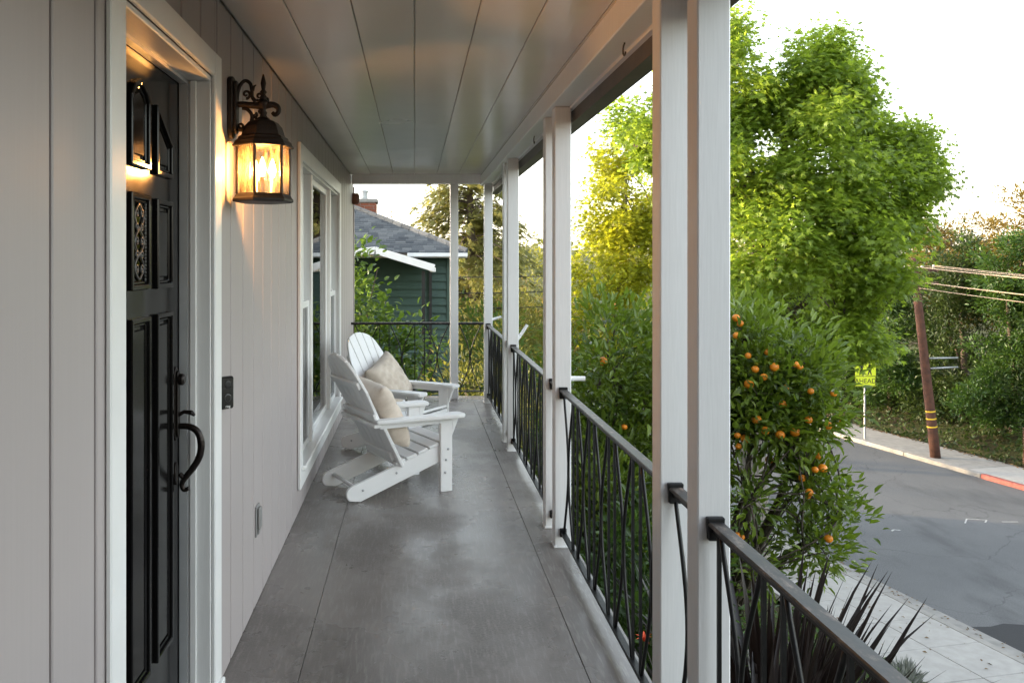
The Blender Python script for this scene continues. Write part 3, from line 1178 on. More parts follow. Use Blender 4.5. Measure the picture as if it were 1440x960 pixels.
def build_lantern():
    y = 3.30
    cx = -.580
    t = thing('wall_lantern', (-.65, y, 1.77), 'lit bronze wall lantern with scrolled arm beside the front door', 'lantern')
    fn = lambda a, b, w: (w, a, b)
    bp = MB()
    pr = [(y + .038 * math.cos(a), 2.235 + .018 * math.sin(a)) for a in np.linspace(0, math.pi, 9)] + [(y + .038 * math.cos(a), 2.045 + .030 * math.sin(a)) for a in np.linspace(math.pi, 2 * math.pi, 9)]
    bp.prism(pr, XW + .0005, XW + .020, fn)
    bp.prism([(y + (a - y) * .72, 2.14 + (b - 2.14) * .86) for a, b in pr], XW + .0202, XW + .034, fn)
    bp.build('back_plate', 'bronze', t, .003)
    arm = MB()
    xa = XW + .03
    arm.tube(*spline([(xa, y, 2.145), (-.66, y, 2.147), (-.62, y, 2.143), (cx, y, 2.142), (cx + .035, y, 2.146), (cx + .055, y, 2.136), (cx + .058, y, 2.118), (cx + .045, y, 2.108), (cx + .034, y, 2.116)], [.012, .012, .013, .015, .012, .011, .009, .009, .007]), 10)

    def spiral(c, r0, a0, turns, sgn, rad, r_end=.18, n=30):
        return [(c[0] + r0 * (1 - (1 - r_end) * q) * math.cos(a0 + sgn * turns * 6.283 * q), y, c[1] + r0 * (1 - (1 - r_end) * q) * math.sin(a0 + sgn * turns * 6.283 * q)) for q in np.linspace(0, 1, n)], list(np.linspace(rad, rad * .7, n))
    # tall upper scroll by the plate
    p = [(xa, y, 2.165), (xa + .004, y, 2.195), (xa + .016, y, 2.225), (xa + .034, y, 2.238), (xa + .052, y, 2.226), (xa + .058, y, 2.200), (xa + .060, y, 2.175), (xa + .072, y, 2.158)]
    arm.tube(*spline(p, [.008, .008, .0075, .007, .007, .007, .007, .009]), 8)
    for c, r0, a0, turns, sgn in (((xa + .036, 2.186), .017, -1.57, 1.2, 1), ((xa + .086, 2.178), .017, -2.2, 1.15, 1), ((xa + .112, 2.165), .010, -1.6, 1.0, 1),
                                  ((xa + .092, 2.122), .014, 1.6, 1.1, -1), ((xa + .070, 2.105), .009, 1.4, 1.0, -1)):
        a, b = spiral(c, r0, a0, turns, sgn, .0058)
        arm.tube(a, b, 8)
    arm.tube([(xa + .062, y, 2.200), (xa + .066, y, 2.216), (xa + .075, y, 2.222)], [.006, .005, .002], 6)
    # lower brace scroll
    p = [(xa, y, 2.055), (xa + .022, y, 2.050), (xa + .045, y, 2.062), (xa + .058, y, 2.085), (xa + .056, y, 2.110), (xa + .040, y, 2.128), (xa + .02, y, 2.132)]
    arm.tube(*spline(p, [.008, .0085, .008, .0075, .007, .007, .006]), 8)
    a, b = spiral((xa + .068, 2.088), .013, 3.5, 1.0, -1, .006)
    arm.tube(a, b, 8)
    a, b = spiral((xa + .014, 2.064), .012, -1.2, 1.0, 1, .006)
    arm.tube(a, b, 8)
    arm.build('arm', 'bronze', t, smooth=True)
    fin = MB()
    fin.lathe([(.018, 2.095), (.012, 2.105), (.015, 2.115), (.009, 2.125), (.016, 2.135), (.022, 2.150), (.020, 2.158), (.011, 2.166), (.017, 2.172), (.011, 2.180), (.008, 2.186), (.014, 2.194), (.007, 2.203), (.009, 2.215), (.011, 2.228), (.008, 2.243), (.003, 2.262)], 16, (cx, y, 0))
    fin.build('finial', 'bronze', t, smooth=True)
    PH = math.radians(21.4)
    cap = MB()
    cap.lathe([(.020, 2.098), (.030, 2.088), (.058, 2.078), (.074, 2.060), (.081, 2.040), (.085, 2.026), (.097, 2.020), (.099, 2.012), (.110, 2.003), (.114, 1.992), (.120, 1.988), (.120, 1.982), (.108, 1.980), (.104, 1.984), (.09, 1.995), (.07, 2.03), (.02, 2.07)], 6, (cx, y, 0), phase=PH)
    cap.build('cap', 'bronze', t, .0015)
    base = MB()
    base.lathe([(.060, 1.800), (.098, 1.805), (.106, 1.802), (.112, 1.790), (.118, 1.784), (.118, 1.774), (.104, 1.770), (.030, 1.770)], 6, (cx, y, 0), phase=PH)
    base.build('base', 'bronze', t, .0015)
    for k in range(6):
        a = PH + k * math.pi / 3
        b = PH + (k + 1) * math.pi / 3
        pa = Vector((cx + .101 * math.cos(a), y + .101 * math.sin(a), 0))
        pb = Vector((cx + .101 * math.cos(b), y + .101 * math.sin(b), 0))
        m = MB()
        m.tube([pa + Vector((0, 0, 1.803)), pa + Vector((0, 0, 1.985))], .0062, 6)
        m.build('bar', 'bronze', t)
        d = (pb - pa).normalized() * .006
        nrm = Vector((math.cos((a + b) / 2), math.sin((a + b) / 2), 0)) * .0015
        q0, q1 = pa + d - nrm, pb - d - nrm
        m = MB()
        vs = []
        for off in (-nrm, nrm):
            for p_, z in ((q0, 1.806), (q1, 1.806), (q1, 1.983), (q0, 1.983)):
                vs.append(tuple(p_ + off + Vector((0, 0, z))))
        m.add(vs, [(0, 1, 2, 3), (7, 6, 5, 4), (0, 4, 5, 1), (1, 5, 6, 2), (2, 6, 7, 3), (3, 7, 4, 0)])
        m.build('glass_pane', 'lantern_glass', t)
    for k in range(3):
        a = k * 2.094 + .6
        px, py = cx + .038 * math.cos(a), y + .038 * math.sin(a)
        m = MB()
        m.lathe([(.009, 1.800), (.009, 1.865), (.011, 1.867)], 12, (px, py, 0))
        m.build('candle_sleeve', 'candle_sleeve', t)
        m = MB()
        m.lathe([(.006, 1.8675), (.012, 1.882), (.0145, 1.895), (.011, 1.915), (.005, 1.932), (.001, 1.942)], 14, (px, py, 0))
        m.build('bulb', 'bulb_glow', t, smooth=True)
    lt = bpy.data.lights.new('lantern_light', 'POINT')
    lt.energy = 3.0
    lt.color = (1.0, .50, .16)
    lt.shadow_soft_size = .022
    lo = bpy.data.objects.new('lantern_light', lt)
    COL.objects.link(lo)
    lo.parent = t
    lo.location = Vector((cx, y, 1.90)) - WLOC[t.name]


build_lantern()


def small_wall_things():
    # doorbell on an angled wedge
    t = thing('doorbell', (-.70, 3.20, .98), 'black video doorbell screwed to the boards beside the door', 'doorbell')
    M = Matrix.Translation((-.700, 3.192, 1.06)) @ Matrix.Rotation(R(-42), 4, 'Z')
    MB().box((-.014, -.030, -.060), (.012, .030, .060), M).build('body', 'plastic_black', t, .006)
    ax = (M.to_3x3() @ Vector((1, 0, 0)))
    p = M @ Vector((.012, 0, .032))
    MB().lathe([(.014, 0), (.014, .002), (.008, .003)], 20, p, ax).build('lens', 'iron_black', t)
    p = M @ Vector((.012, 0, -.018))
    MB().lathe([(.013, 0), (.013, .0025), (.011, .003)], 22, p, ax).build('button', 'plastic_black', t)
    MB().lathe([(.0150, 0), (.0150, .0015), (.0135, .0018)], 22, p, ax).build('button_ring', 'iron_cover', t)
    lettering(t, 'ring', M @ Matrix.Translation((.0124, 0, -.050)) @ Matrix.Rotation(R(90), 4, 'Z') @ Matrix.Rotation(R(90), 4, 'X'), .014, 'trim_paint', .0006)
    m = MB().box((-.736, 3.14, 1.00), (-.7118, 3.245, 1.12))
    # outlet cover
    t = thing('outlet_cover', (-.70, 3.88, .31), 'small grey weatherproof outlet cover low on the boards', 'outlet cover')
    MB().box((XW + .0003, 3.835, .315), (XW + .008, 3.915, .450)).build('plate', 'plastic_grey', t, .002)
    MB().box((XW + .0083, 3.848, .345), (XW + .022, 3.902, .440)).build('lid', 'plastic_grey', t, .005)
    MB().box((XW + .0083, 3.856, .322), (XW + .015, 3.894, .344)).build('latch', 'plastic_grey', t, .003)
    # brown box at the wall's end
    t = thing('junction_box', (-.66, 9.86, 2.18), "small reddish brown box fixed high at the wall's far end", 'box')
    MB().box((-.7115, 9.80, 2.19), (-.640, 9.92, 2.315)).build('body', 'box_brown', t, .008)
    MB().box((-.6398, 9.815, 2.205), (-.632, 9.905, 2.300)).build('cover', 'box_brown', t, .004)


def lettering(parent, text, M, size, mat, depth=.002):
    cu = bpy.data.curves.new('lettering', 'FONT')
    cu.body = text
    cu.size = size
    cu.align_x = 'CENTER'
    cu.align_y = 'CENTER'
    cu.extrude = depth
    tmp = bpy.data.objects.new('lettering', cu)
    COL.objects.link(tmp)
    dg = bpy.context.evaluated_depsgraph_get()
    me = bpy.data.meshes.new_from_object(tmp.evaluated_get(dg))
    bpy.data.objects.remove(tmp)
    bpy.data.curves.remove(cu)
    me.transform(M.to_3x3().to_4x4())
    me.materials.clear()
    me.materials.append(MATS[mat])
    return link('lettering', me, M.to_translation(), parent)


small_wall_things()

# ================================================================= CHAIRS AND PILLOWS


def build_chair():
    t = link('adirondack_chair', None, (0, 0, 0))
    W = 'chair_white'
    bev = .004
    # local frame: +x forwards, origin on the floor midway between the front legs
    for s in (-1, 1):
        leg = MB().box((-.045, s * .2425 - .012, 0), (.045, s * .2425 + .012, .498))
        leg.build('front_leg', W, t, bev)
        prof = []
        th = math.atan(.33)
        ux, uz = math.cos(th), math.sin(th)
        a, b = vec(-.66, .055), vec(.02, .280)
        nx, nz = -uz, ux
        h = .052
        prof = [tuple(b + vec(nx, nz) * -h + vec(.02, 0)), tuple(b + vec(nx, nz) * h)]
        for q in np.linspace(90, 215, 8):
            q = math.radians(q) + th
            prof.append((a[0] + h * math.cos(q), max(0.001, a[1] + h * math.sin(q))))
        prof.append((-.615, .001))
        m = MB()
        yy = s * .2175
        m.prism(prof, yy - .012, yy + .0125, lambda p, q, w: (p, w, q))
        m.build('side_rail', W, t, bev)
        # arm: wide paddle narrowing to the back
        yo = s * .262
        arm = [(-.53, -.038), (-.53, .040), (-.20, .055), (.06, .066), (.105, .060), (.122, .035), (.122, -.035), (.105, -.058), (.06, -.062), (-.20, -.045)]
        m = MB()
        m.prism([(p, q * s) for p, q in arm], .4985, .524, lambda p, q, w: (p, yo + q, w))
        m.build('arm', W, t, .006, seg=2)
        ap = MB().box((-.50, s * .262 - .010, .462), (-.046, s * .262 + .010, .498))
        ap.build('arm_apron', W, t, .003)
        br = MB()
        br.prism([(.0455, .498), (.10, .498), (.0455, .37)], s * .2425 - .010, s * .2425 + .010, lambda p, q, w: (p, w, q))
        br.build('arm_bracket', W, t, .003)
        for bx, bz in ((-.004, .215), (.012, .285), (-.01, .13)):
            MB().lathe([(.008, 0), (.008, .003), (.004, .005)], 10, (bx, s * .2548, bz), (0, s, 0)).build('bolt', 'galvanised', t)
        for bx, bz in ((-.36, .16), (-.60, .075)):
            MB().lathe([(.008, 0), (.008, .003), (.004, .005)], 10, (bx, s * .2302, bz), (0, s, 0)).build('bolt', 'galvanised', t)
    # seat slats
    th = math.atan(.33)
    for i in range(5):
        x0 = .035 - i * .083
        cx_ = x0 - .038
        cz = .280 + .33 * (cx_ - .02) + .056 + .010
        M = Matrix.Translation((cx_, 0, cz)) @ Matrix.Rotation(-th, 4, 'Y')
        MB().box((-.0375, -.238, -.010), (.0375, .238, .010), M).build('seat_slat', W, t, .004)
    # back: five slats fanned slightly, rounded head
    A, B = vec(-.345, .215), vec(-.725, .950)
    d = (B - A)
    L = np.linalg.norm(d)
    d /= L
    nrm = vec(d[1], -d[0])        # towards the sitter

    def bp(u, lat, w):
        p = A + d * u + nrm * w
        return (p[0], lat, p[1])

    def top(lat):
        return L - .02 - 1.7 * lat ** 2 - 9 * max(0, abs(lat) - .12) ** 3 * 6
    for i in range(5):
        c0, c1 = -.190 + i * .076, -.190 + (i + 1) * .076
        g = .0025
        f0, f1 = 1.04, 1.38
        us = []
        lo = [(0., (c0 + g) * f0), (0., (c1 - g) * f0)]
        hi = []
        for q in np.linspace(0, 1, 7):
            lat = ((c1 - g) * (1 - q) + (c0 + g) * q) * f1
            hi.append((top(lat), lat))
        m = MB()
        m.prism(lo + hi, .0, .020, lambda p, q, w: bp(p, q, w))
        m.build('back_slat', W, t, .004)
    for u, ww, hh in ((.06, .205, .03), (.36, .26, .032), (.60, .235, .024)):
        m = MB()
        m.prism([(u - hh, -ww), (u - hh, ww), (u + hh, ww), (u + hh, -ww)], -.0225, -.0005, lambda p, q, w: bp(p, q, w))
        m.build('back_rail', W, t, .004)
    for s in (-1, 1):
        m = MB()
        m.prism([(-.02, s * .20), (-.02, s * .262), (.335, s * .272), (.335, s * .215)], -.001, .022, lambda p, q, w: bp(p, q, w))
        m.build('back_brace', W, t, .004)
    MB().box((-.545, -.285, .474), (-.495, .285, .498)).build('arm_crossbar', W, t, .004)
    MB().tube([(-.63, -.204, .085), (-.63, .204, .085)], .012, 10).build('stretcher', W, t, smooth=True)
    MB().box((.016, -.2295, .245), (.040, .2295, .325)).build('front_apron', W, t, .004)
    return t


chair = build_chair()
tag(chair, 'white slatted folding armchair close to the door, shown side-on with pillow', 'chair', 'white porch chairs')
ch2 = copy_tree(chair)
tag(ch2, "white slatted folding armchair further along, its fan back facing the street", 'chair', 'white porch chairs')
chair.location = (.10, 6.0, 0)
chair.rotation_euler = (0, 0, R(26.8))
ch2.location = (.115, 6.93, 0)
ch2.rotation_euler = (0, 0, R(-31.5))


def pillow(ch, label, spin, lat, size=.42, fwd=.075, up=.0, tilt=0.):
    n = 40
    V, F = [], []
    u = np.linspace(-1, 1, n)
    r2 = np.random.default_rng(int(abs(spin) * 10) + 3)
    ph = r2.uniform(0, 6, 8)
    for side in (1, -1):
        for a in u:
            for b in u:
                e = 1 - .10 * (1 - b * b) * (abs(a) ** 3) - .0
                f = 1 - .10 * (1 - a * a) * (abs(b) ** 3)
                x, y = a * e * size / 2, b * f * size / 2
                h = .085 * max(0., (1 - a ** 4)) ** .45 * max(0., (1 - b ** 4)) ** .45
                edge = (1 - a * a) * (1 - b * b)
                wr = .006 * edge * (math.sin(11 * a + 7 * b + ph[0]) + .7 * math.sin(16 * b - 9 * a + ph[1]) + .5 * math.sin(23 * a + ph[2] + 5 * b))
                V.append((x, y, side * (h + (wr if h > .01 else 0))))
    for sidx in range(2):
        o = sidx * n * n
        for i in range(n - 1):
            for j in range(n - 1):
                q = (o + i * n + j, o + (i + 1) * n + j, o + (i + 1) * n + j + 1, o + i * n + j + 1)
                F.append(q if sidx == 0 else q[::-1])
    me = bpy.data.meshes.new('pillow')
    me.from_pydata(V, [], F)
    bm = bmesh.new()
    bm.from_mesh(me)
    bmesh.ops.remove_doubles(bm, verts=bm.verts, dist=.0006)
    bmesh.ops.recalc_face_normals(bm, faces=bm.faces)
    bm.to_mesh(me)
    bm.free()
    for p in me.polygons:
        p.use_smooth = True
    me.materials.append(MATS['pillow_fabric'])
    A, B = vec(-.345, .215), vec(-.725, .950)
    d = (B - A) / np.linalg.norm(B - A)
    nr = vec(d[1], -d[0])
    c = A + d * (size / 2 + .075 + up) + nr * (.02 + fwd)
    Mloc = Matrix(((0, d[0], nr[0], c[0]), (1, 0, 0, lat), (0, d[1], nr[1], c[1]), (0, 0, 0, 1)))
    M = Matrix.Translation(ch.location) @ ch.rotation_euler.to_matrix().to_4x4() @ Mloc @ Matrix.Rotation(R(spin), 4, 'Z') @ Matrix.Rotation(R(tilt), 4, 'Y')
    o = link('pillow', me, (0, 0, 0))
    o.matrix_world = M
    tag(o, label, 'pillow', 'beige porch pillows')


pillow(chair, 'beige wrinkled pillow upright in the side-on chair near the door', 4, -.03, .46, .092)
pillow(ch2, 'beige wrinkled pillow tipped on its corner in the chair facing the street', 20, .02, .42, .090, .03)

# ================================================================= NEIGHBOUR'S GREEN HOUSE


def build_neighbour():
    t = thing('neighbour_house', (-2.4, 20.5, -3.4), 'dark green lap-sided house with grey shingle hip roof and brick chimney', 'house')
    Y = 18.0
    x1 = .72
    XL = -7.0
    MB().box((XL, Y + .03, -3.6), (x1 - .03, 26, 1.60)).build('wall', 'house_green', t)
    w = link('siding', None, (-3, Y, -3), t)
    z = -3.2
    while z < 1.56:
        m = MB()
        zt = min(z + .172, 1.6)
        m.add([(-4.2, Y - .034, z), (x1, Y - .034, z), (x1, Y + .022, zt), (-4.2, Y + .022, zt), (-4.2, Y + .03, z), (x1, Y + .03, z), (x1, Y + .03, zt), (-4.2, Y + .03, zt)],
              [(0, 1, 2, 3), (4, 7, 6, 5), (0, 4, 5, 1), (1, 5, 6, 2), (3, 2, 6, 7), (0, 3, 7, 4)])
        m.build('siding_board', 'house_green', w)
        z += .166
    MB().box((x1 - .05, Y - .045, -3.4), (x1 + .025, Y + .05, 1.58)).build('corner_board', 'house_green', t, .004)
    # soffit, fascia with white gutter
    MB().box((XL - .4, 17.62, 1.602), (1.0, 26.4, 1.64)).build('soffit', 'house_white', t)
    MB().box((-.15, 17.50, 1.62), (1.08, 17.61, 1.70)).build('gutter', 'house_white', t, .01)
    MB().box((1.002, 17.62, 1.60), (1.08, 26.4, 1.70)).build('gutter', 'house_white', t, .01)
    r = link('roof', None, (-2.5, 20, 1.7), t)
    # hip roof planes
    e = (1.06, 17.52)
    rise = .42
    run = 4.4
    zt = 1.70
    m = MB()
    m.add([(XL - .4, e[1], zt), (e[0], e[1], zt), (e[0] - run, e[1] + run, zt + run * rise), (XL - .4, e[1] + run, zt + run * rise), (e[0], e[1] + 2 * run, zt), (XL - .4, e[1] + 2 * run, zt)],
          [(0, 1, 2, 3), (1, 4, 2), (2, 4, 5, 3), (0, 3, 5)])
    m.build('roof_deck', 'pipe_dark', r)
    V, F = [], []
    exposure = .125
    sl = math.sqrt(1 + rise ** 2)
    k = 0
    nn = vec(0, -rise, 1) / sl
    ud = vec(0, 1, rise) / sl
    while k * exposure < run * sl - .1:
        u = k * exposure
        x = -4.6 - rng.uniform(0, .3)
        xmax = e[0] - (u / sl)
        while x < xmax:
            wd = rng.uniform(.11, .26)
            xa, xb = x + .004, min(x + wd, xmax)
            th = rng.uniform(.008, .016)
            dl = rng.uniform(-.012, .012)
            if xb - xa > .03:
                b0 = np.array([0, e[1], zt + .004]) + ud * (u + dl)
                b1 = np.array([0, e[1], zt + .004]) + ud * (u + exposure + .03)
                o = len(V)
                for p, h in ((b0, th + .006), (b1, .006)):
                    for xx in (xa, xb):
                        V.append(tuple(p + vec(xx, 0, 0) + nn * h))
                for xx in (xa, xb):
                    V.append(tuple(b0 + vec(xx, 0, 0) + nn * .0))
                F += [(o, o + 1, o + 3, o + 2), (o + 4, o + 5, o + 1, o)]
            x += wd
        k += 1
    me = fast_mesh('shingles', np.array(V) - np.array(WLOC[r.name]), np.array(F), 'shingle')
    link('shingles', me, tuple(WLOC[r.name]), r)['kind'] = 'stuff'
    # hip cap
    m = MB()
    pts = [np.array([e[0] - q, e[1] + q, zt + q * rise + .03]) for q in np.linspace(0, run, 24)]
    for a, b in zip(pts[:-1], pts[1:]):
        m.tube([tuple(a), tuple(b + vec(0, 0, .012))], [.075, .06], 6, flat=.55)
    m.build('hip_cap', 'shingle', r)
    # chimney of bricks
    c = link('chimney', None, (-1.2, 21, 2), t)
    cx0, cx1, cy0, cy1 = -1.62, -.93, 20.6, 21.3
    MB().box((cx0 + .012, cy0 + .012, 1.7), (cx1 - .012, cy1 - .012, 2.93)).build('mortar', 'mortar', c)
    z = 2.2
    row = 0
    while z < 2.93:
        x = cx0 + (-.10 if row % 2 else 0)
        while x < cx1 - .02:
            a, b = max(x + .006, cx0), min(x + .204, cx1)
            if b - a > .03:
                MB().box((a, cy0, z), (b, cy0 + .09, z + .062)).build('brick', 'brick_red', c)
            x += .21
        ys = cy0 + .097
        while ys < cy1 - .05:
            MB().box((cx1 - .09, ys, z), (cx1, min(ys + .198, cy1), z + .062)).build('brick', 'brick_red', c)
            ys += .205
        z += .073
        row += 1
    MB().box((cx0 - .04, cy0 - .04, 2.935), (cx1 + .04, cy1 + .04, 3.02)).build('chimney_cap', 'concrete', c, .01)
    MB().lathe([(.085, 3.02), (.085, 3.20), (.11, 3.205), (.11, 3.24), (.03, 3.26)], 16, (-1.22, 20.95, 0)).build('flue', 'galvanised', c)
    # little gabled roof over the side entry
    p = link('entry_roof', None, (-.7, 16.5, 1.5), t)
    fn = lambda a, b, w: (a, w, b)
    y0, y1 = 15.4, 18.0
    for a, b in (((-.70, 1.76), (.36, 1.44)), ((-.70, 1.76), (-2.2, 1.60))):
        d = vec(b[0] - a[0], b[1] - a[1])
        d /= np.linalg.norm(d)
        nn2 = vec(-d[1], d[0])
        if nn2[1] < 0:
            nn2 = -nn2
        q = [a, b, tuple(vec(*b) + nn2 * .03), tuple(vec(*a) + nn2 * .03)]
        MB().prism(q, y0, y1, fn).build('roof_slope', 'shingle', p)
        q = [tuple(vec(*a) - nn2 * .095), tuple(vec(*b) - nn2 * .095), tuple(vec(*b) + nn2 * .034), tuple(vec(*a) + nn2 * .034)]
        MB().prism(q, y0 - .03, y0 - .002, fn).build('barge_board', 'house_white', p, .003)
    MB().box((.28, 15.40, 1.34), (.38, 17.5, 1.42)).build('gutter', 'house_white', p, .01)
    MB().box((.13, 15.55, -3.2), (.19, 15.61, 1.36)).build('entry_post', 'pipe_dark', p)
    MB().box((.30, 17.90, -3.2), (.36, 17.96, 1.35)).build('downpipe', 'pipe_dark', t)
    MB().box((-.14, 17.955, -1.1), (.14, 17.992, -.95)).build('vent', 'house_white', t)


build_neighbour()

# ================================================================= TREES AND PLANTS


def star_tree():
    bx, by = 7.05, 18.0
    gz = -4.95
    t = thing('street_tree', (bx, by, gz), 'large bright green star-leaved tree on the sidewalk edge beyond the orange tree', 'tree')
    lobes = [
        # x, y, z, rx, ry, rz, sprays
        (7.75, 17.3, 3.2, 1.25, 1.5, 1.5, 270),
        (8.05, 17.2, 5.05, .90, 1.0, .85, 190),
        (6.2, 17.4, 5.0, .85, 1.0, 1.1, 190),
        (4.45, 17.4, 3.95, .75, .8, .42, 70),
        (5.3, 17.4, 4.3, .7, .8, .7, 70),
        (9.85, 17.5, 3.1, .65, .8, 1.15, 150),
        (8.7, 17.0, 1.25, .80, 1.1, 1.0, 150),
        (6.95, 17.0, 1.4, 1.1, 1.3, 1.3, 170),
        (8.5, 17.0, .15, .75, .9, .35, 80),
        (8.2, 16.6, 2.2, 1.1, .9, 1.1, 130),
        (6.3, 17.3, 3.2, .9, 1.0, 1.1, 100),
        (7.2, 17.2, -.15, 1.0, 1.0, .55, 90),
        (8.85, 17.0, -.12, .45, .5, .22, 40),
        (9.1, 17.2, 2.7, .7, .8, .9, 100),
        (8.85, 17.2, 4.1, .65, .8, .65, 100),
    ]
    ob, C = foliage('crown', lobes, 'maple_leaf', .088, 48, .34, t, T_STAR, droop=.75, up=.2, fill=.25, lump=.15, flat=.75, sub=8)
    m = MB()
    pts = [(bx, by, gz), (bx + .03, by, gz + .25), (bx + .06, by - .03, gz + 1.2), (bx + .0, by - .05, gz + 2.6), (bx + .1, by - .05, gz + 4.2), (bx + .2, by - .1, gz + 6), (bx + .3, by - .2, gz + 8.5)]
    m.tube(pts, [.46, .33, .275, .25, .21, .15, .05], 14)
    m.build('trunk', 'bark_grey', t, smooth=True)
    m = MB()
    for (x, y, z, *_r) in lobes:
        h = max(-2.6, min(z - 1.6, 2.5))
        base = (bx + .1, by - .05, h)
        limbs(m, base, [(x, y, z)], .085, .03, 7, 7, .10, .05)
        near = C[np.linalg.norm((C - vec(x, y, z)), axis=1) < 1.6]
        for q in near[rng.integers(0, len(near), 9)]:
            limbs(m, (x, y, z - .1), [q], .026, .006, 5, 5, .12, .05)
    m.build('limbs', 'bark_brown', t, smooth=True)


star_tree()


def backlit_tree():
    bx, by, gz = 5.3, 24.0, -4.9
    gz = float(ground_z(bx, by))
    t = thing('street_tree', (bx, by, gz), 'golden-green tree coloured to glow as in low sun behind the large street tree', 'tree')
    lobes = [(5.35, 24, 1.3, 1.05, 1.1, 1.7, 130), (5.9, 24, 3.4, .9, .9, 1.4, 90), (6.4, 24, 1.2, 1.0, 1.0, 1.6, 90), (5.5, 23.8, -.9, 1.3, 1.2, 1.2, 110), (6.6, 24, 3.0, .9, .9, 1.5, 70), (6.2, 23.8, -1.6, 1.5, 1.2, 1.2, 90)]
    ob, C = foliage('crown', lobes, 'maple_leaf_backlit', .10, 40, .38, t, T_STAR, droop=.7, up=.2, fill=.25, lump=.2, sub=7)
    m = MB()
    m.tube([(bx, by, gz), (bx + .2, by, -2), (bx + .5, by, 1), (bx + .6, by, 4)], [.24, .19, .12, .04], 10)
    m.build('trunk', 'bark_grey', t, smooth=True)
    m = MB()
    for (x, y, z, *_r) in lobes:
        limbs(m, (bx + .3, by, z - 1.2), [(x, y, z)], .06, .02, 6, 6)
        near = C[np.linalg.norm((C - vec(x, y, z)), axis=1) < 1.5]
        for q in near[rng.integers(0, len(near), 6)]:
            limbs(m, (x, y, z - .1), [q], .022, .006, 5, 5, .12, .05)
    m.build('limbs', 'bark_brown', t, smooth=True)


backlit_tree()


def orange_mesh():
    m = MB()
    prof = [(.004, -.0375)] + [(.0385 * math.cos(a), .0365 * math.sin(a)) for a in np.linspace(-1.35, 1.35, 11)] + [(.003, .0345)]
    m.lathe(prof, 16)
    me = bpy.data.meshes.new('orange')
    me.from_pydata(m.v, [], m.f)
    for p in me.polygons:
        p.use_smooth = True
    me.materials.append(MATS['orange_skin'])
    return me


def orange_tree():
    bx, by = 2.75, 7.6
    gz = float(ground_z(bx, by)) - .03
    t = thing('orange_tree', (bx, by, gz), 'leafy citrus tree hung with ripe oranges just outside the railing', 'tree')
    lobes = [
        (2.85, 7.1, .62, .42, .5, .44, 110),
        (2.68, 7.1, .95, .20, .3, .16, 26),
        (3.16, 7.0, .36, .22, .35, .30, 54),
        (3.10, 7.0, .66, .22, .3, .16, 30),
        (2.80, 7.0, .28, .34, .45, .18, 60),
        (3.20, 6.9, -.20, .15, .3, .18, 26),
        (3.18, 6.9, -.68, .17, .3, .20, 26),
        (3.42, 6.9, -.45, .08, .15, .04, 5),
        (2.64, 6.8, -.30, .08, .2, .10, 7),
        (2.64, 6.8, -.85, .10, .2, .14, 8),
        (1.72, 7.5, .62, .52, .6, .60, 120),
        (1.70, 7.3, -.15, .55, .55, .60, 120),
        (1.70, 7.1, -.85, .50, .5, .55, 90),
        (2.30, 7.6, .1, .45, .5, .6, 80),
        (1.50, 6.6, -.55, .38, .5, .5, 60),
    ]
    ob, C = foliage('crown', lobes, 'citrus_leaf', .086, 22, .17, t, T_LEAF, droop=.15, up=.55, fill=.30, lump=.2, flat=.9, szvar=.35)
    m = MB()
    m.tube([(bx, by, gz), (bx - .02, by - .02, gz + .5), (bx - .05, by - .1, gz + 1.0)], [.13, .10, .085], 10)
    m.build('trunk', 'bark_brown', t, smooth=True)
    m = MB()
    for (x, y, z, *_r) in lobes:
        limbs(m, (bx - .05, by - .1, gz + .95), [(x, y, z)], .04, .014, 7, 6, .12, .05)
        near = C[np.linalg.norm((C - vec(x, y, z)), axis=1) < .9]
        for q in near[rng.integers(0, len(near), 9)]:
            limbs(m, (x, y, z - .05), [q], .011, .003, 5, 5, .18, .05)
    # bare tangle of thin twigs low in the crown
    for k in range(46):
        a = vec(bx - .05, by - .1, gz + .95) + rng.normal(size=3) * vec(.1, .1, .12)
        b = vec(rng.uniform(2.35, 3.2), rng.uniform(6.7, 7.6), rng.uniform(-1.15, -.45))
        limbs(m, a, [b], .009, .002, 6, 4, .22, .05)
    m.build('limbs', 'twig_brown', t, smooth=True)
    om = orange_mesh()
    # fruit: (pixel-free) positions over the street side and the porch side of the crown
    spots = []
    want = [(.3775, .213, 6.9), (.382, .222, 6.9), (.449, .029, 6.8)]
    targets = [(1035, 447), (1041, 455), (1036, 472), (1089, 516), (1079, 495), (1062, 519), (1125, 516), (1137, 590), (1101, 568), (1064, 590), (1037, 612), (1048, 617), (1038, 627),
               (1097, 611), (1118, 607), (1082, 646), (1164, 598), (1043, 755), (1037, 752), (1138, 692), (1136, 697), (1157, 658), (1151, 641), (1165, 757), (1074, 530), (1172, 553), (1119, 512),
               (1140, 550), (1053, 540), (863, 430), (848, 508), (878, 600), (1052, 500), (1105, 545), (1180, 590), (1076, 605), (1128, 672), (1146, 660)]
    for i, (u, v) in enumerate(targets):
        # nearest the viewer's side of the foliage along that bearing
        bearing = (u - 583) / 1210
        pitch = (v - 366) / 1210
        best, by_ = None, None
        cand = C[(abs(C[:, 0] / C[:, 1] - bearing) < .02) & (abs((EYE - C[:, 2]) / C[:, 1] - pitch) < .03)]
        dep = (np.sort(cand[:, 1])[min(2, len(cand) - 1)] - .03) if len(cand) else 7.0
        o = link('orange', om, (bearing * dep, dep, EYE - pitch * dep), t)
        s = float(rng.uniform(.62, 1.0))
        o.scale = (s, s, s * rng.uniform(.93, 1.02))
        o.rotation_euler = tuple(rng.uniform(-.6, .6, 3))


orange_tree()


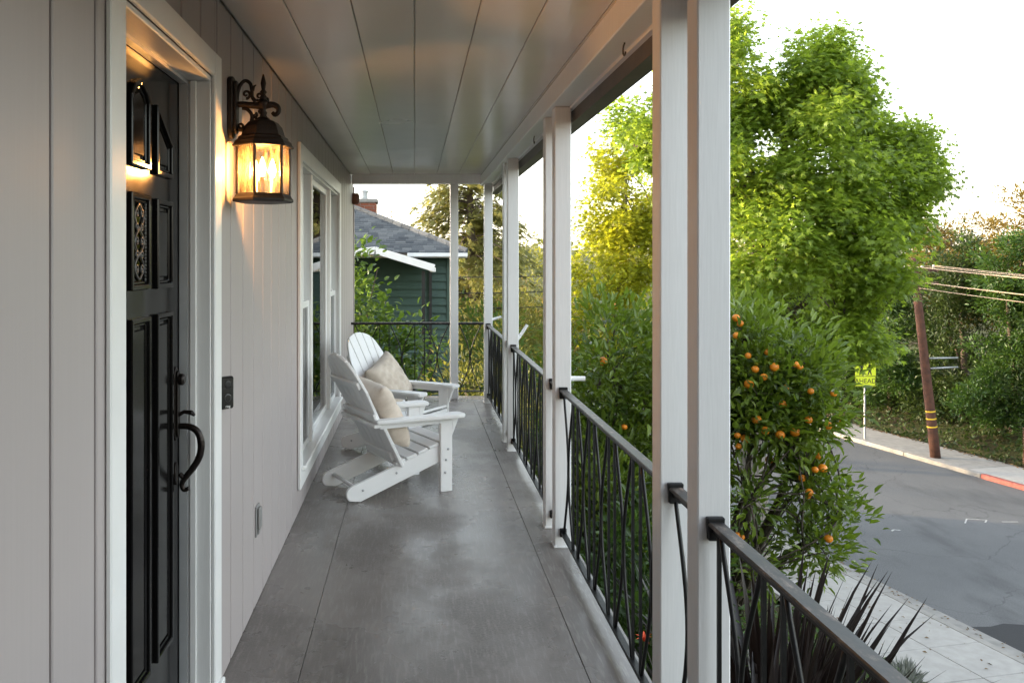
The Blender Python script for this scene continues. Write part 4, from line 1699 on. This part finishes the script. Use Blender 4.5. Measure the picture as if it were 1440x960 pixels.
def blade(L, w, lean, az, droop, n=8, fold=.35):
    """A long strap leaf from the origin: V-folded, arching."""
    v, f = [], []
    d = vec(math.cos(az), math.sin(az), 0)
    sdv = vec(-math.sin(az), math.cos(az), 0)
    p = vec(0, 0, 0)
    ang = lean
    for i in range(n + 1):
        q = i / n
        wd = w * (.55 + .9 * q if q < .35 else (1 - q) ** .7 * 1.16 + .01) / 2
        t = d * math.sin(ang) + vec(0, 0, 1) * math.cos(ang)
        nn = -d * math.cos(ang) + vec(0, 0, 1) * math.sin(ang)
        v += [p - sdv * wd + nn * wd * fold, p, p + sdv * wd + nn * wd * fold]
        p = p + t * L / n
        ang += droop / n * (1 + q)
    for i in range(n):
        a = i * 3
        f += [(a, a + 1, a + 4, a + 3), (a + 1, a + 2, a + 5, a + 4)]
    return v, f


def flax(x, y, label, n=52, L=1.65, z=None):
    gz = float(ground_z(x, y)) - .02 if z is None else z
    t = thing('flax_plant', (x, y, gz), label, 'plant', 'dark flax by the railing')
    for k in range(n):
        az = rng.uniform(0, 6.283)
        r = rng.uniform(0, .16)
        v, f = blade(L * rng.uniform(.6, 1.08), rng.uniform(.06, .10), min(.44, abs(rng.normal()) * .26), az, rng.uniform(.02, .55))
        o = MB().add([(p[0] + r * math.cos(az), p[1] + r * math.sin(az), p[2]) for p in v], f)
        o.v = [(a + x, b + y, c + gz) for a, b, c in o.v]
        o.build('leaf', 'flax_leaf', t, smooth=True, fix=False)
    return t


flax(1.98, 4.80, 'purple-black spiky flax plant directly below the wrought iron railing', 230, 1.66)
flax(2.50, 5.45, 'purple-black spiky flax plant between the railing and the sidewalk', 170, 1.32)
flax(3.05, 6.15, 'purple-black spiky flax plant under the low branches of the orange tree', 80, .95)
flax(1.60, 4.0, 'purple-black spiky flax plant against the porch edge', 60, 1.35)


def strap_plant(x, y, label, n, L, flowers=0, mat='strap_leaf', w=.05, name='lily_plant', group=None):
    gz = float(ground_z(x, y)) - .02
    t = thing(name, (x, y, gz), label, 'plant', group)
    for k in range(n):
        az = rng.uniform(0, 6.283)
        v, f = blade(L * rng.uniform(.6, 1.1), w * rng.uniform(.7, 1.2), rng.uniform(.05, .7), az, rng.uniform(.3, 1.3))
        o = MB().add([(a + x, b + y, c + gz) for a, b, c in v], f)
        o.build('leaf', mat, t, smooth=True, fix=False)
    for k in range(flowers):
        hx, hy, hz = x + rng.uniform(-.2, .2), y + rng.uniform(-.2, .2), gz + L * rng.uniform(.95, 1.15)
        s = MB()
        s.tube(bent((x, y, gz), (hx, hy, hz), 6, .05), .008, 6)
        st = s.build('stalk', 'stem_green', t, smooth=True)
        m = MB()
        for q in range(9):
            v, f = blade(.060, .022, rng.uniform(.3, 1.0), q * .7, .8, 4)
            m.add([(a + hx, b + hy, c + hz) for a, b, c in v], f)
        m.build('flower', 'flower_red', t, smooth=True, fix=False)


strap_plant(1.30, 4.72, 'strap-leaved plant with orange-red flowers behind the railing bars', 26, 1.05, 2)
strap_plant(1.5, 3.35, 'bright green strap-leaved clump at the foot of the dark flax', 20, .75)
strap_plant(2.75, 4.4, 'fresh yellow-green strap-leaved clump beyond the dark flax', 22, .7)


def shrub(x, y, label, lobes, mat, size, per, cl, cat='shrub', name='shrub', tpl=T_LEAF, group=None, gz=None, stems=6, droop=.15, up=.45, lump=.25, fill=.3, twig='twig_brown', flat=.8):
    gz = float(ground_z(x, y)) - .03 if gz is None else gz
    t = thing(name, (x, y, gz), label, cat, group)
    ob, C = foliage('foliage', lobes, mat, size, per, cl, t, tpl, droop=droop, up=up, fill=fill, lump=lump, flat=flat)
    m = MB()
    for k in range(stems):
        L = lobes[k % len(lobes)]
        tip = vec(*L[:3]) + rng.normal(size=3) * vec(*L[3:6]) * .45
        limbs(m, (x + rng.uniform(-.08, .08), y + rng.uniform(-.08, .08), gz), [tip], .022, .006, 7, 5, .12, .03)
    m.build('stems', twig, t, smooth=True)
    return t, C


# below the railing, along the porch
shrub(1.7, 6.2, 'dark green shrub under the orange tree beside the porch edge', [(1.6, 6.1, -.75, .45, .7, .6, 110), (1.5, 5.4, -1.0, .35, .5, .5, 60)], 'shrub_leaf', .085, 22, .18)
shrub(1.75, 8.6, 'dense green shrub rising past the railing near the third pair of posts', [(1.75, 8.7, -.35, .5, .7, .75, 120), (2.0, 9.4, -.7, .6, .6, .7, 80)], 'shrub_leaf', .09, 22, .2)
shrub(1.35, 3.5, 'low dark shrub tucked against the porch foundation', [(1.35, 3.55, -1.1, .35, .6, .4, 60)], 'shrub_leaf', .08, 22, .16)
shrub(1.6, 10.9, 'olive green shrub beyond the corner post', [(1.5, 11, -.9, .7, .7, .85, 110)], 'olive_leaf', .08, 22, .22)

# leafy vine-like shrub at the porch's end
t, C = shrub(-.75, 11.4, "tall light green leafy shrub growing past the railing at the porch's end",
             [(-.95, 11.5, .9, .50, .4, .75, 80), (-.75, 11.3, .15, .5, .4, .6, 80), (-.30, 11.3, .35, .45, .3, .35, 22), (.12, 11.2, .55, .22, .2, .35, 9), (-.35, 11.3, -.3, .5, .4, .5, 50), (-1.1, 11.6, 1.6, .35, .3, .3, 22)],
             'vine_leaf', .105, 14, .20, tpl=T_WIDE, stems=14, droop=.3, up=.4, fill=.2)


def far_bushes():
    spec = [
        (1.3, 15.0, -1.2, 1.0, 1.0, 1.1, 'olive_leaf', 'yellow-olive bush beyond the porch corner beside the green house'),
        (2.7, 17.5, -1.6, 1.3, 1.1, 1.1, 'olive_leaf', 'rounded yellow-olive bush downhill of the porch corner'),
        (1.6, 21.0, -.9, 1.2, 1.2, 1.3, 'vine_leaf', 'light green bush at the corner of the green house'),
        (3.3, 23.0, -1.1, 1.3, 1.2, 1.2, 'olive_leaf', 'dry olive bush below the drooping conifer'),
        (2.5, 28.0, -.9, 1.8, 1.5, 1.5, 'olive_leaf', 'wide olive bush at the foot of the drooping conifer'),
        (4.7, 33.0, -1.4, 2.2, 1.6, 1.6, 'rust_sunlit_leaf', 'brownish bush in the valley under the power lines'),
        (3.9, 13.5, -2.6, 1.1, 1.0, .9, 'shrub_leaf', 'dark green bush on the slope below the porch corner'),
        (6.3, 45.0, -1.2, 3.0, 2.0, 2.2, 'olive_leaf', 'far pale olive tree in the valley behind the power lines'),
    ]
    for (x, y, z, rx, ry, rz, mat, lab) in spec:
        k = .08 + y * .0022
        shrub(x, y, lab, [(x, y, z, rx, ry, rz, int(110 + 25 * rx)), (x + rx * .5, y, z - rz * .4, rx * .7, ry * .7, rz * .7, 60)], mat, k, 20, .22 + y * .006, cat='bush', name='bush', group='bushes beyond the porch', lump=.3)


far_bushes()


def conifer():
    bx, by = 2.0, 31.0
    gz = float(ground_z(bx, by)) - .1
    t = thing('conifer_tree', (bx, by, gz), 'tall drooping feathery conifer behind the green house', 'tree')
    m = MB()
    m.tube([(bx, by, gz), (bx + .1, by, 0), (bx, by, 4), (bx, by, 7.5)], [.24, .19, .12, .03], 10)
    m.build('trunk', 'bark_brown', t, smooth=True)
    b = MB()
    P_, D_, N_ = [], [], []
    for k in range(200):
        z = rng.uniform(-1.8, 7.2)
        az = rng.uniform(0, 6.283)
        L = (3.3 * (1 - (z + 2) / 10.5) + .5) * rng.uniform(.7, 1.1)
        if z < -.5:
            L *= .8
        d = vec(math.cos(az), math.sin(az), 0)
        pts = []
        for q in np.linspace(0, 1, 9):
            pts.append(vec(bx, by, z) + d * L * q + vec(0, 0, .35 * L * .5 * math.sin(q * 2.0) - .38 * L * q * q))
        b.tube([tuple(p) for p in pts], list(np.linspace(.035, .006, 9)), 4)
        sdv = vec(-d[1], d[0], 0)
        nsp = int(16 + L * 22)
        for q in rng.uniform(.16, 1.02, nsp):
            i = min(7, int(q * 8))
            fr = min(q * 8 - i, 1.2)
            p = pts[i] + (pts[i + 1] - pts[i]) * fr
            s = rng.choice([-1, 1])
            off = rng.uniform(0, .42) * (1.05 - q * .6)
            pp = p + sdv * s * off + vec(0, 0, -rng.uniform(0, .22) - off * .2)
            P_.append(pp)
            D_.append(d * .6 + sdv * s * rng.uniform(.2, 1.0) + vec(0, 0, -rng.uniform(.15, .8)))
            N_.append(vec(0, 0, 1) + rng.normal(size=3) * .3)
    b.build('branches', 'bark_brown', t, smooth=True)
    n = len(P_)
    V, F = scatter(np.array(P_), np.array(D_), np.array(N_), rng.uniform(.20, .36, n), T_SPRAY)
    # a second, thinner layer of sprays
    V2, F2 = scatter(np.array(P_) + rng.normal(size=(n, 3)) * .10, np.array(D_) + rng.normal(size=(n, 3)) * .4, np.array(N_), rng.uniform(.14, .28, n), T_SPRAY)
    V, F = np.concatenate([V, V2]), np.concatenate([F, F2 + len(V)])
    o = link('needles', fast_mesh('needles', V - np.array(WLOC[t.name]), F, 'conifer_leaf'), tuple(WLOC[t.name]), t)
    o['kind'] = 'stuff'


conifer()
shrub(-1.55, 33, 'bare-tipped brownish tree behind the brick chimney', [(-1.5, 33, 2.5, 1.0, .9, 1.1, 80), (-2.6, 33, 1.8, 1.2, 1, 1.2, 80)], 'rust_sunlit_leaf', .12, 10, .35, cat='tree', name='far_tree', stems=24)


def hedge_row():
    spec = [
        # along t, s, height top z, radius, material, label
        (6.2, -14.2, 2.2, 1.9, 'hedge_leaf', 'tall dark hedge tree behind the red curb'),
        (8.8, -14.0, 2.3, 1.6, 'shrub_leaf', 'tall dark hedge tree behind the wooden stake'),
        (11.4, -14.4, 2.0, 1.6, 'hedge_leaf', 'dark hedge tree directly behind the leaning utility pole'),
        (14.0, -13.6, 1.2, 1.5, 'shrub_leaf', 'hedge tree between the utility pole and the yellow sign'),
        (16.6, -13.4, .8, 1.7, 'hedge_leaf', 'hedge tree directly behind the yellow sign'),
        (19.6, -13.3, .6, 1.9, 'hedge_leaf', 'hedge tree past the yellow sign along the far sidewalk'),
        (23.5, -13.4, .8, 2.1, 'hedge_leaf', 'hedge tree where the far sidewalk disappears behind foliage'),
        (11.0, -17.0, 3.3, 2.3, 'rust_sunlit_leaf', 'sunlit rusty-topped tree rising behind the hedge and the cables'),
        (14.4, -16.6, 3.0, 2.1, 'rust_sunlit_leaf', 'sunlit bronze-topped tree behind the hedge next to the pole top'),
        (8.2, -16.6, 3.5, 2.2, 'rust_sunlit_leaf', 'wide tree in sunlit orange colour behind the hedge above the red curb'),
    ]
    for (tt, s, top, r, mat, lab) in spec:
        x, y, _ = street_pt(s, tt, 0)
        gz = float(ground_z(x, y)) - .1
        H = top - gz
        lobes = []
        rust = mat == 'rust_sunlit_leaf'
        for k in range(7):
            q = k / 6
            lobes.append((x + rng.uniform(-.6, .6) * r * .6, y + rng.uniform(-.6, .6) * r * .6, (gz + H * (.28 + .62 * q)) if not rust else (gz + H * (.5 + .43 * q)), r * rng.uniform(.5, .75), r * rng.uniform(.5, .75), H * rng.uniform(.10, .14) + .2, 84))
        if not rust:
            for k in range(5):
                lobes.append((x + rng.uniform(-.9, .9) * r, y + rng.uniform(-.9, .9) * r, gz + rng.uniform(.5, 1.6), r * .5, r * .5, .75, 60))
        th = thing('hedge_tree', (x, y, gz), lab, 'tree', 'hedge trees across the street')
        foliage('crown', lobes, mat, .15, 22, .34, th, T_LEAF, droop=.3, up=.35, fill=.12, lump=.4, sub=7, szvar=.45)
        m = MB()
        m.tube(bent((x, y, gz), (x + rng.uniform(-.3, .3), y, top - .6), 7, .05), list(np.linspace(.17, .03, 8)), 8)
        m.build('trunk', 'bark_brown', th, smooth=True)
        m = MB()
        for L in lobes[:7]:
            limbs(m, (x, y, max(gz + .5, L[2] - 1.2)), [L[:3]], .06, .015, 6, 6)
        m.build('limbs', 'bark_brown', th, smooth=True)
    # ivy on the bank and leaf litter along the sidewalk
    n = 5200
    s = -11.25 - rng.random(n) ** 1.3 * 2.6
    tt = rng.uniform(-4, 30, n)
    xy = P0[None] + SD[None] * tt[:, None] + SN[None] * s[:, None]
    z = ground_z(xy[:, 0], xy[:, 1]) + rng.uniform(.02, .45, n) * np.clip((-11.2 - s) / 1.2, .12, 1)
    V, F = scatter(np.column_stack([xy, z]), rng.normal(size=(n, 3)) + vec(0, 0, .4), rng.normal(size=(n, 3)) * .5 + vec(.0, -.3, 1), rng.uniform(.10, .2, n), T_WIDE)
    tag(link('ivy', fast_mesh('ivy', V, F, 'hedge_leaf'), (0, 0, 0)), 'dark ivy spilling down the bank along the far sidewalk', 'ivy', kind='stuff')
    n = 2600
    s = -10.95 - np.abs(rng.normal(size=n)) * .35
    tt = rng.uniform(-4, 30, n)
    xy = P0[None] + SD[None] * tt[:, None] + SN[None] * s[:, None]
    z = np.where(s > -11.16, ST + .145, ground_z(xy[:, 0], xy[:, 1]) + .03)
    V, F = scatter(np.column_stack([xy, z]), rng.normal(size=(n, 3)) * vec(1, 1, .15), rng.normal(size=(n, 3)) * .3 + vec(0, 0, 1), rng.uniform(.06, .12, n), T_CARD)
    tag(link('fallen_leaves', fast_mesh('fallen_leaves', V, F, 'litter_leaf'), (0, 0, 0)), 'brown fallen leaves along the inner edge of the far sidewalk', 'leaf litter', kind='stuff')


hedge_row()


def far_woods():
    n = 700
    x = rng.uniform(-60, 120, n)
    y = rng.uniform(85, 170, n)
    z = ground_z(x, y)
    C = np.column_stack([x, y, z + rng.uniform(.5, 4.5, n)])
    k = 26
    P_ = np.repeat(C, k, 0) + rng.normal(size=(n * k, 3)) * vec(1.3, 1.3, 1.1)
    V, F = scatter(P_, rng.normal(size=(n * k, 3)), rng.normal(size=(n * k, 3)) + vec(0, 0, 1), rng.uniform(.5, 1.1, n * k), T_CARD)
    tag(link('far_woods', fast_mesh('far_woods', V, F, 'olive_leaf'), (0, 0, 0)), 'distant olive woods along the valley beyond the power lines', 'woods', kind='stuff')


far_woods()


def near_planting():
    # low grey lavender and ground cover along the near sidewalk
    for i, (s, tt) in enumerate([(2.95, -5.0), (3.0, -6.1), (3.1, -7.2), (3.6, -5.6)]):
        x, y, _ = street_pt(s, tt, 0)
        gz = float(ground_z(x, y)) - .02
        t = thing('lavender_plant', (x, y, gz), ['silvery tufted plant at the sidewalk edge, first after the dark flax', 'silvery tufted plant at the sidewalk edge between two others', 'silvery tufted plant at the sidewalk edge, last of its row', 'silvery tufted plant set back from the sidewalk edge'][i], 'plant', 'silvery plants by the near sidewalk')
        n = 420
        d = sph(n)
        d[:, 2] = np.abs(d[:, 2])
        V, F = scatter(vec(0, 0, 0)[None] + d * rng.uniform(.02, .22, n)[:, None], d + vec(0, 0, .8), rng.normal(size=(n, 3)), rng.uniform(.12, .24, n), tpl_card(.10))
        o = link('foliage', fast_mesh('foliage', V, F, 'lavender_leaf'), (x, y, gz), t)
        o['kind'] = 'stuff'
    n = 14000
    x = rng.uniform(.95, 9.5, n)
    y = rng.uniform(2.5, 26, n)
    s = street_s(x, y)
    k = (s > 2.75) & (s < 12)
    x, y = x[k], y[k]
    z = ground_z(x, y) + rng.uniform(0, .16, len(x))
    m = len(x)
    V, F = scatter(np.column_stack([x, y, z]), rng.normal(size=(m, 3)) + vec(0, 0, .8), rng.normal(size=(m, 3)) * .5 + vec(0, 0, 1), rng.uniform(.07, .17, m), T_LEAF)
    tag(link('ground_cover', fast_mesh('ground_cover', V, F, 'shrub_leaf'), (0, 0, 0)), 'low green ground cover over the sloping front garden', 'ground cover', kind='stuff')


near_planting()


def gutter_litter():
    n = 900
    s_ = np.where(rng.random(n) < .6, rng.uniform(.02, .40, n), rng.uniform(.62, 2.55, n))
    tt = rng.uniform(-8, 14, n)
    xy = P0[None] + SD[None] * tt[:, None] + SN[None] * s_[:, None]
    z = np.where(s_ < .5, ST + .022, ST + .125)
    V, F = scatter(np.column_stack([xy, z]), rng.normal(size=(n, 3)) * vec(1, 1, .1), rng.normal(size=(n, 3)) * .25 + vec(0, 0, 1), rng.uniform(.03, .09, n), T_CARD)
    tag(link('fallen_leaves', fast_mesh('fallen_leaves', V, F, 'litter_leaf'), (0, 0, 0)), 'scattered dry leaves in the gutter and on the near sidewalk', 'leaf litter', kind='stuff')


gutter_litter()

# ================================================================= STREET FURNITURE


def utility_pole():
    x, y, _ = street_pt(-9.62, 7.6, 0)
    b = Vector((x, y, ST + .12))
    t = thing('utility_pole', tuple(b), 'leaning brown wooden utility pole with yellow bands on the far curb', 'utility pole')
    lean = Vector((-.72, .0, 6.35))

    def at(h):
        return b + lean * (h / 6.35)
    m = MB()
    hs = np.linspace(0, 6.5, 9)
    m.tube([tuple(at(h)) for h in hs], list(np.linspace(.155, .115, 9)), 16)
    m.build('pole', 'pole_wood', t, smooth=True)
    for h in (1.02, 1.28, 1.52):
        r = .155 - .04 * h / 6.5 + .005
        m = MB()
        m.tube([tuple(at(h - .022)), tuple(at(h + .022))], r, 16)
        m.build('yellow_band', 'band_yellow', t)
    for h, L in ((3.25, 1.02), (2.92, .98)):
        m = MB()
        p = at(h)
        m.tube([tuple(p + Vector((.1, -.1, 0))), tuple(p + Vector((L, -.12, .05 if h < 3 else .02)))], .03, 10)
        m.build('street_lamp_arm', 'galvanised', t, smooth=True)
    ca = MB()
    p = at(6.1)
    d = Vector((float(SN[0]), float(SN[1]), 0))
    for dz in (0, -.42):
        q = p + Vector((0, 0, dz))
        a, c = q - d * .9, q + d * .9
        ca.tube([tuple(a), tuple(c)], .065, 4)
    ca.build('crossarm', 'pole_wood', t)
    for k, dz in ((-.75, .07), (-.3, .07), (.35, .07), (.75, -.35)):
        q = p + d * k + Vector((0, 0, dz))
        MB().lathe([(.03, 0), (.05, .03), (.03, .06), (.045, .09), (.02, .12)], 10, q).build('insulator', 'galvanised', t, smooth=True)
    far = Vector(street_pt(-9.62, -31, 0))
    step = [(-.75, .16, .016), (-.3, .16, .012), (.35, .16, .020), (.75, -.26, .018), (.0, -.55, .014)]
    names = ['topmost pale cable running along the street from the pole', 'second pale cable along the street from the pole crossarm', 'thick pale cable along the street near the crossarm end',
             'pale cable on the lower crossarm along the street', 'lowest pale cable fixed to the pole itself']
    for (k, dz, r), lab in zip(step, names):
        a = p + d * k + Vector((0, 0, dz + .0))
        c = far + d * k + Vector((0, 0, a.z + .9))
        pts = []
        for q in np.linspace(0, 1, 40):
            v = a.lerp(c, q)
            v.z -= 1.1 * 4 * q * (1 - q)
            pts.append(tuple(v))
        o = MB()
        o.tube(pts, r, 6)
        tag(o.build('utility_cable', 'wire_sunlit', smooth=True, origin=tuple(a)), lab, 'cable', 'cables from the utility pole')
    # lines that cross the valley beyond the porch's end
    for i, (z0, z1, lab) in enumerate([(1.15, 1.05, 'upper black power line crossing the valley past the conifer'), (.62, .55, 'middle black power line crossing the valley past the conifer'), (.05, .12, 'lower black power line crossing the valley past the conifer')]):
        pts = []
        for q in np.linspace(0, 1, 24):
            pts.append((-14 + 28 * q, 26.5 + 2 * q, z0 + (z1 - z0) * q - .6 * 4 * q * (1 - q) + .5))
        o = MB()
        o.tube(pts, .017, 5)
        tag(o.build('power_line', 'wire_black', smooth=True), lab, 'power line', 'power lines across the valley')


utility_pole()


def school_sign():
    x, y = 16.22, 31.0
    zb = ST + .12
    t = thing('crossing_sign', (x, y, zb), 'yellow-green pentagon crossing sign with AHEAD plaque on a metal post', 'sign')
    MB().tube([(x, y, zb), (x, y, -2.0)], .035, 8).build('post', 'galvanised', t)
    fn = lambda a, b, w: (x + a, w, b)
    zp = -2.985
    hw = .372

    def rnd(poly):
        return poly
    MB().prism([(-hw, zp), (hw, zp), (hw, zp + .385), (-hw, zp + .385)], y - .05, y - .044, fn).build('plaque', 'sign_yellow', t, .002)
    zs = zp + .395
    MB().prism([(-hw, zs), (hw, zs), (hw, zs + .42), (0, zs + .80), (-hw, zs + .42)], y - .05, y - .044, fn).build('sign_plate', 'sign_yellow', t, .002)
    b = MB()
    e = .016
    for (z0, z1) in ((zp + .012, zp + .373),):
        b.ring([(-hw + .012, z0), (hw - .012, z0), (hw - .012, z1), (-hw + .012, z1)], [(-hw + .012 + e, z0 + e), (hw - .012 - e, z0 + e), (hw - .012 - e, z1 - e), (-hw + .012 + e, z1 - e)], y - .0525, y - .0505, fn)
    b.build('border', 'sign_black', t)
    M = Matrix.Translation((x, y - .0525, zp + .192)) @ Matrix.Rotation(R(90), 4, 'X')
    lettering(t, 'AHEAD', M, .235, 'sign_black', .0015)
    # two walking figures: plain pictogram
    for cx, s in ((-.14, 1.0), (.15, .86)):
        g = MB()

        def limb(p, q, r0, r1):
            a, c = vec(*p), vec(*q)
            d = (c - a) / np.linalg.norm(c - a)
            nn = vec(-d[1], d[0])
            g.prism([tuple(a + nn * r0), tuple(a - nn * r0), tuple(c - nn * r1), tuple(c + nn * r1)], y - .0525, y - .0505, fn)
        o = vec(cx, zs + .02)
        sc = .55 * s
        P2 = lambda a, b_: tuple(o + vec(a, b_) * sc)
        limb(P2(0, .42), P2(.13, .0), .035 * s, .02 * s)
        limb(P2(0, .42), P2(-.13, .0), .035 * s, .02 * s)
        limb(P2(0, .40), P2(0, .80), .045 * s, .05 * s)
        limb(P2(0, .76), P2(.16, .50), .02 * s, .015 * s)
        limb(P2(0, .76), P2(-.16, .52), .02 * s, .015 * s)
        g.lathe([(.05 * s, 0), (.05 * s, .002)], 16, (x + cx, y - .0505, zs + .02 + .90 * sc), (0, -1, 0))
        g.build('figure', 'sign_black', t)


school_sign()


def stake():
    x, y, _ = street_pt(-11.6, 6.2, 0)
    gz = float(ground_z(x, y))
    m = MB()
    m.box((x - .04, y - .03, gz - .1), (x + .04, y + .03, gz + 1.25))
    tag(m.build('wooden_stake', 'pole_wood', bevel=.008), 'short weathered wooden stake in the ivy behind the far sidewalk', 'stake')


stake()
bpy.context.view_layer.update()
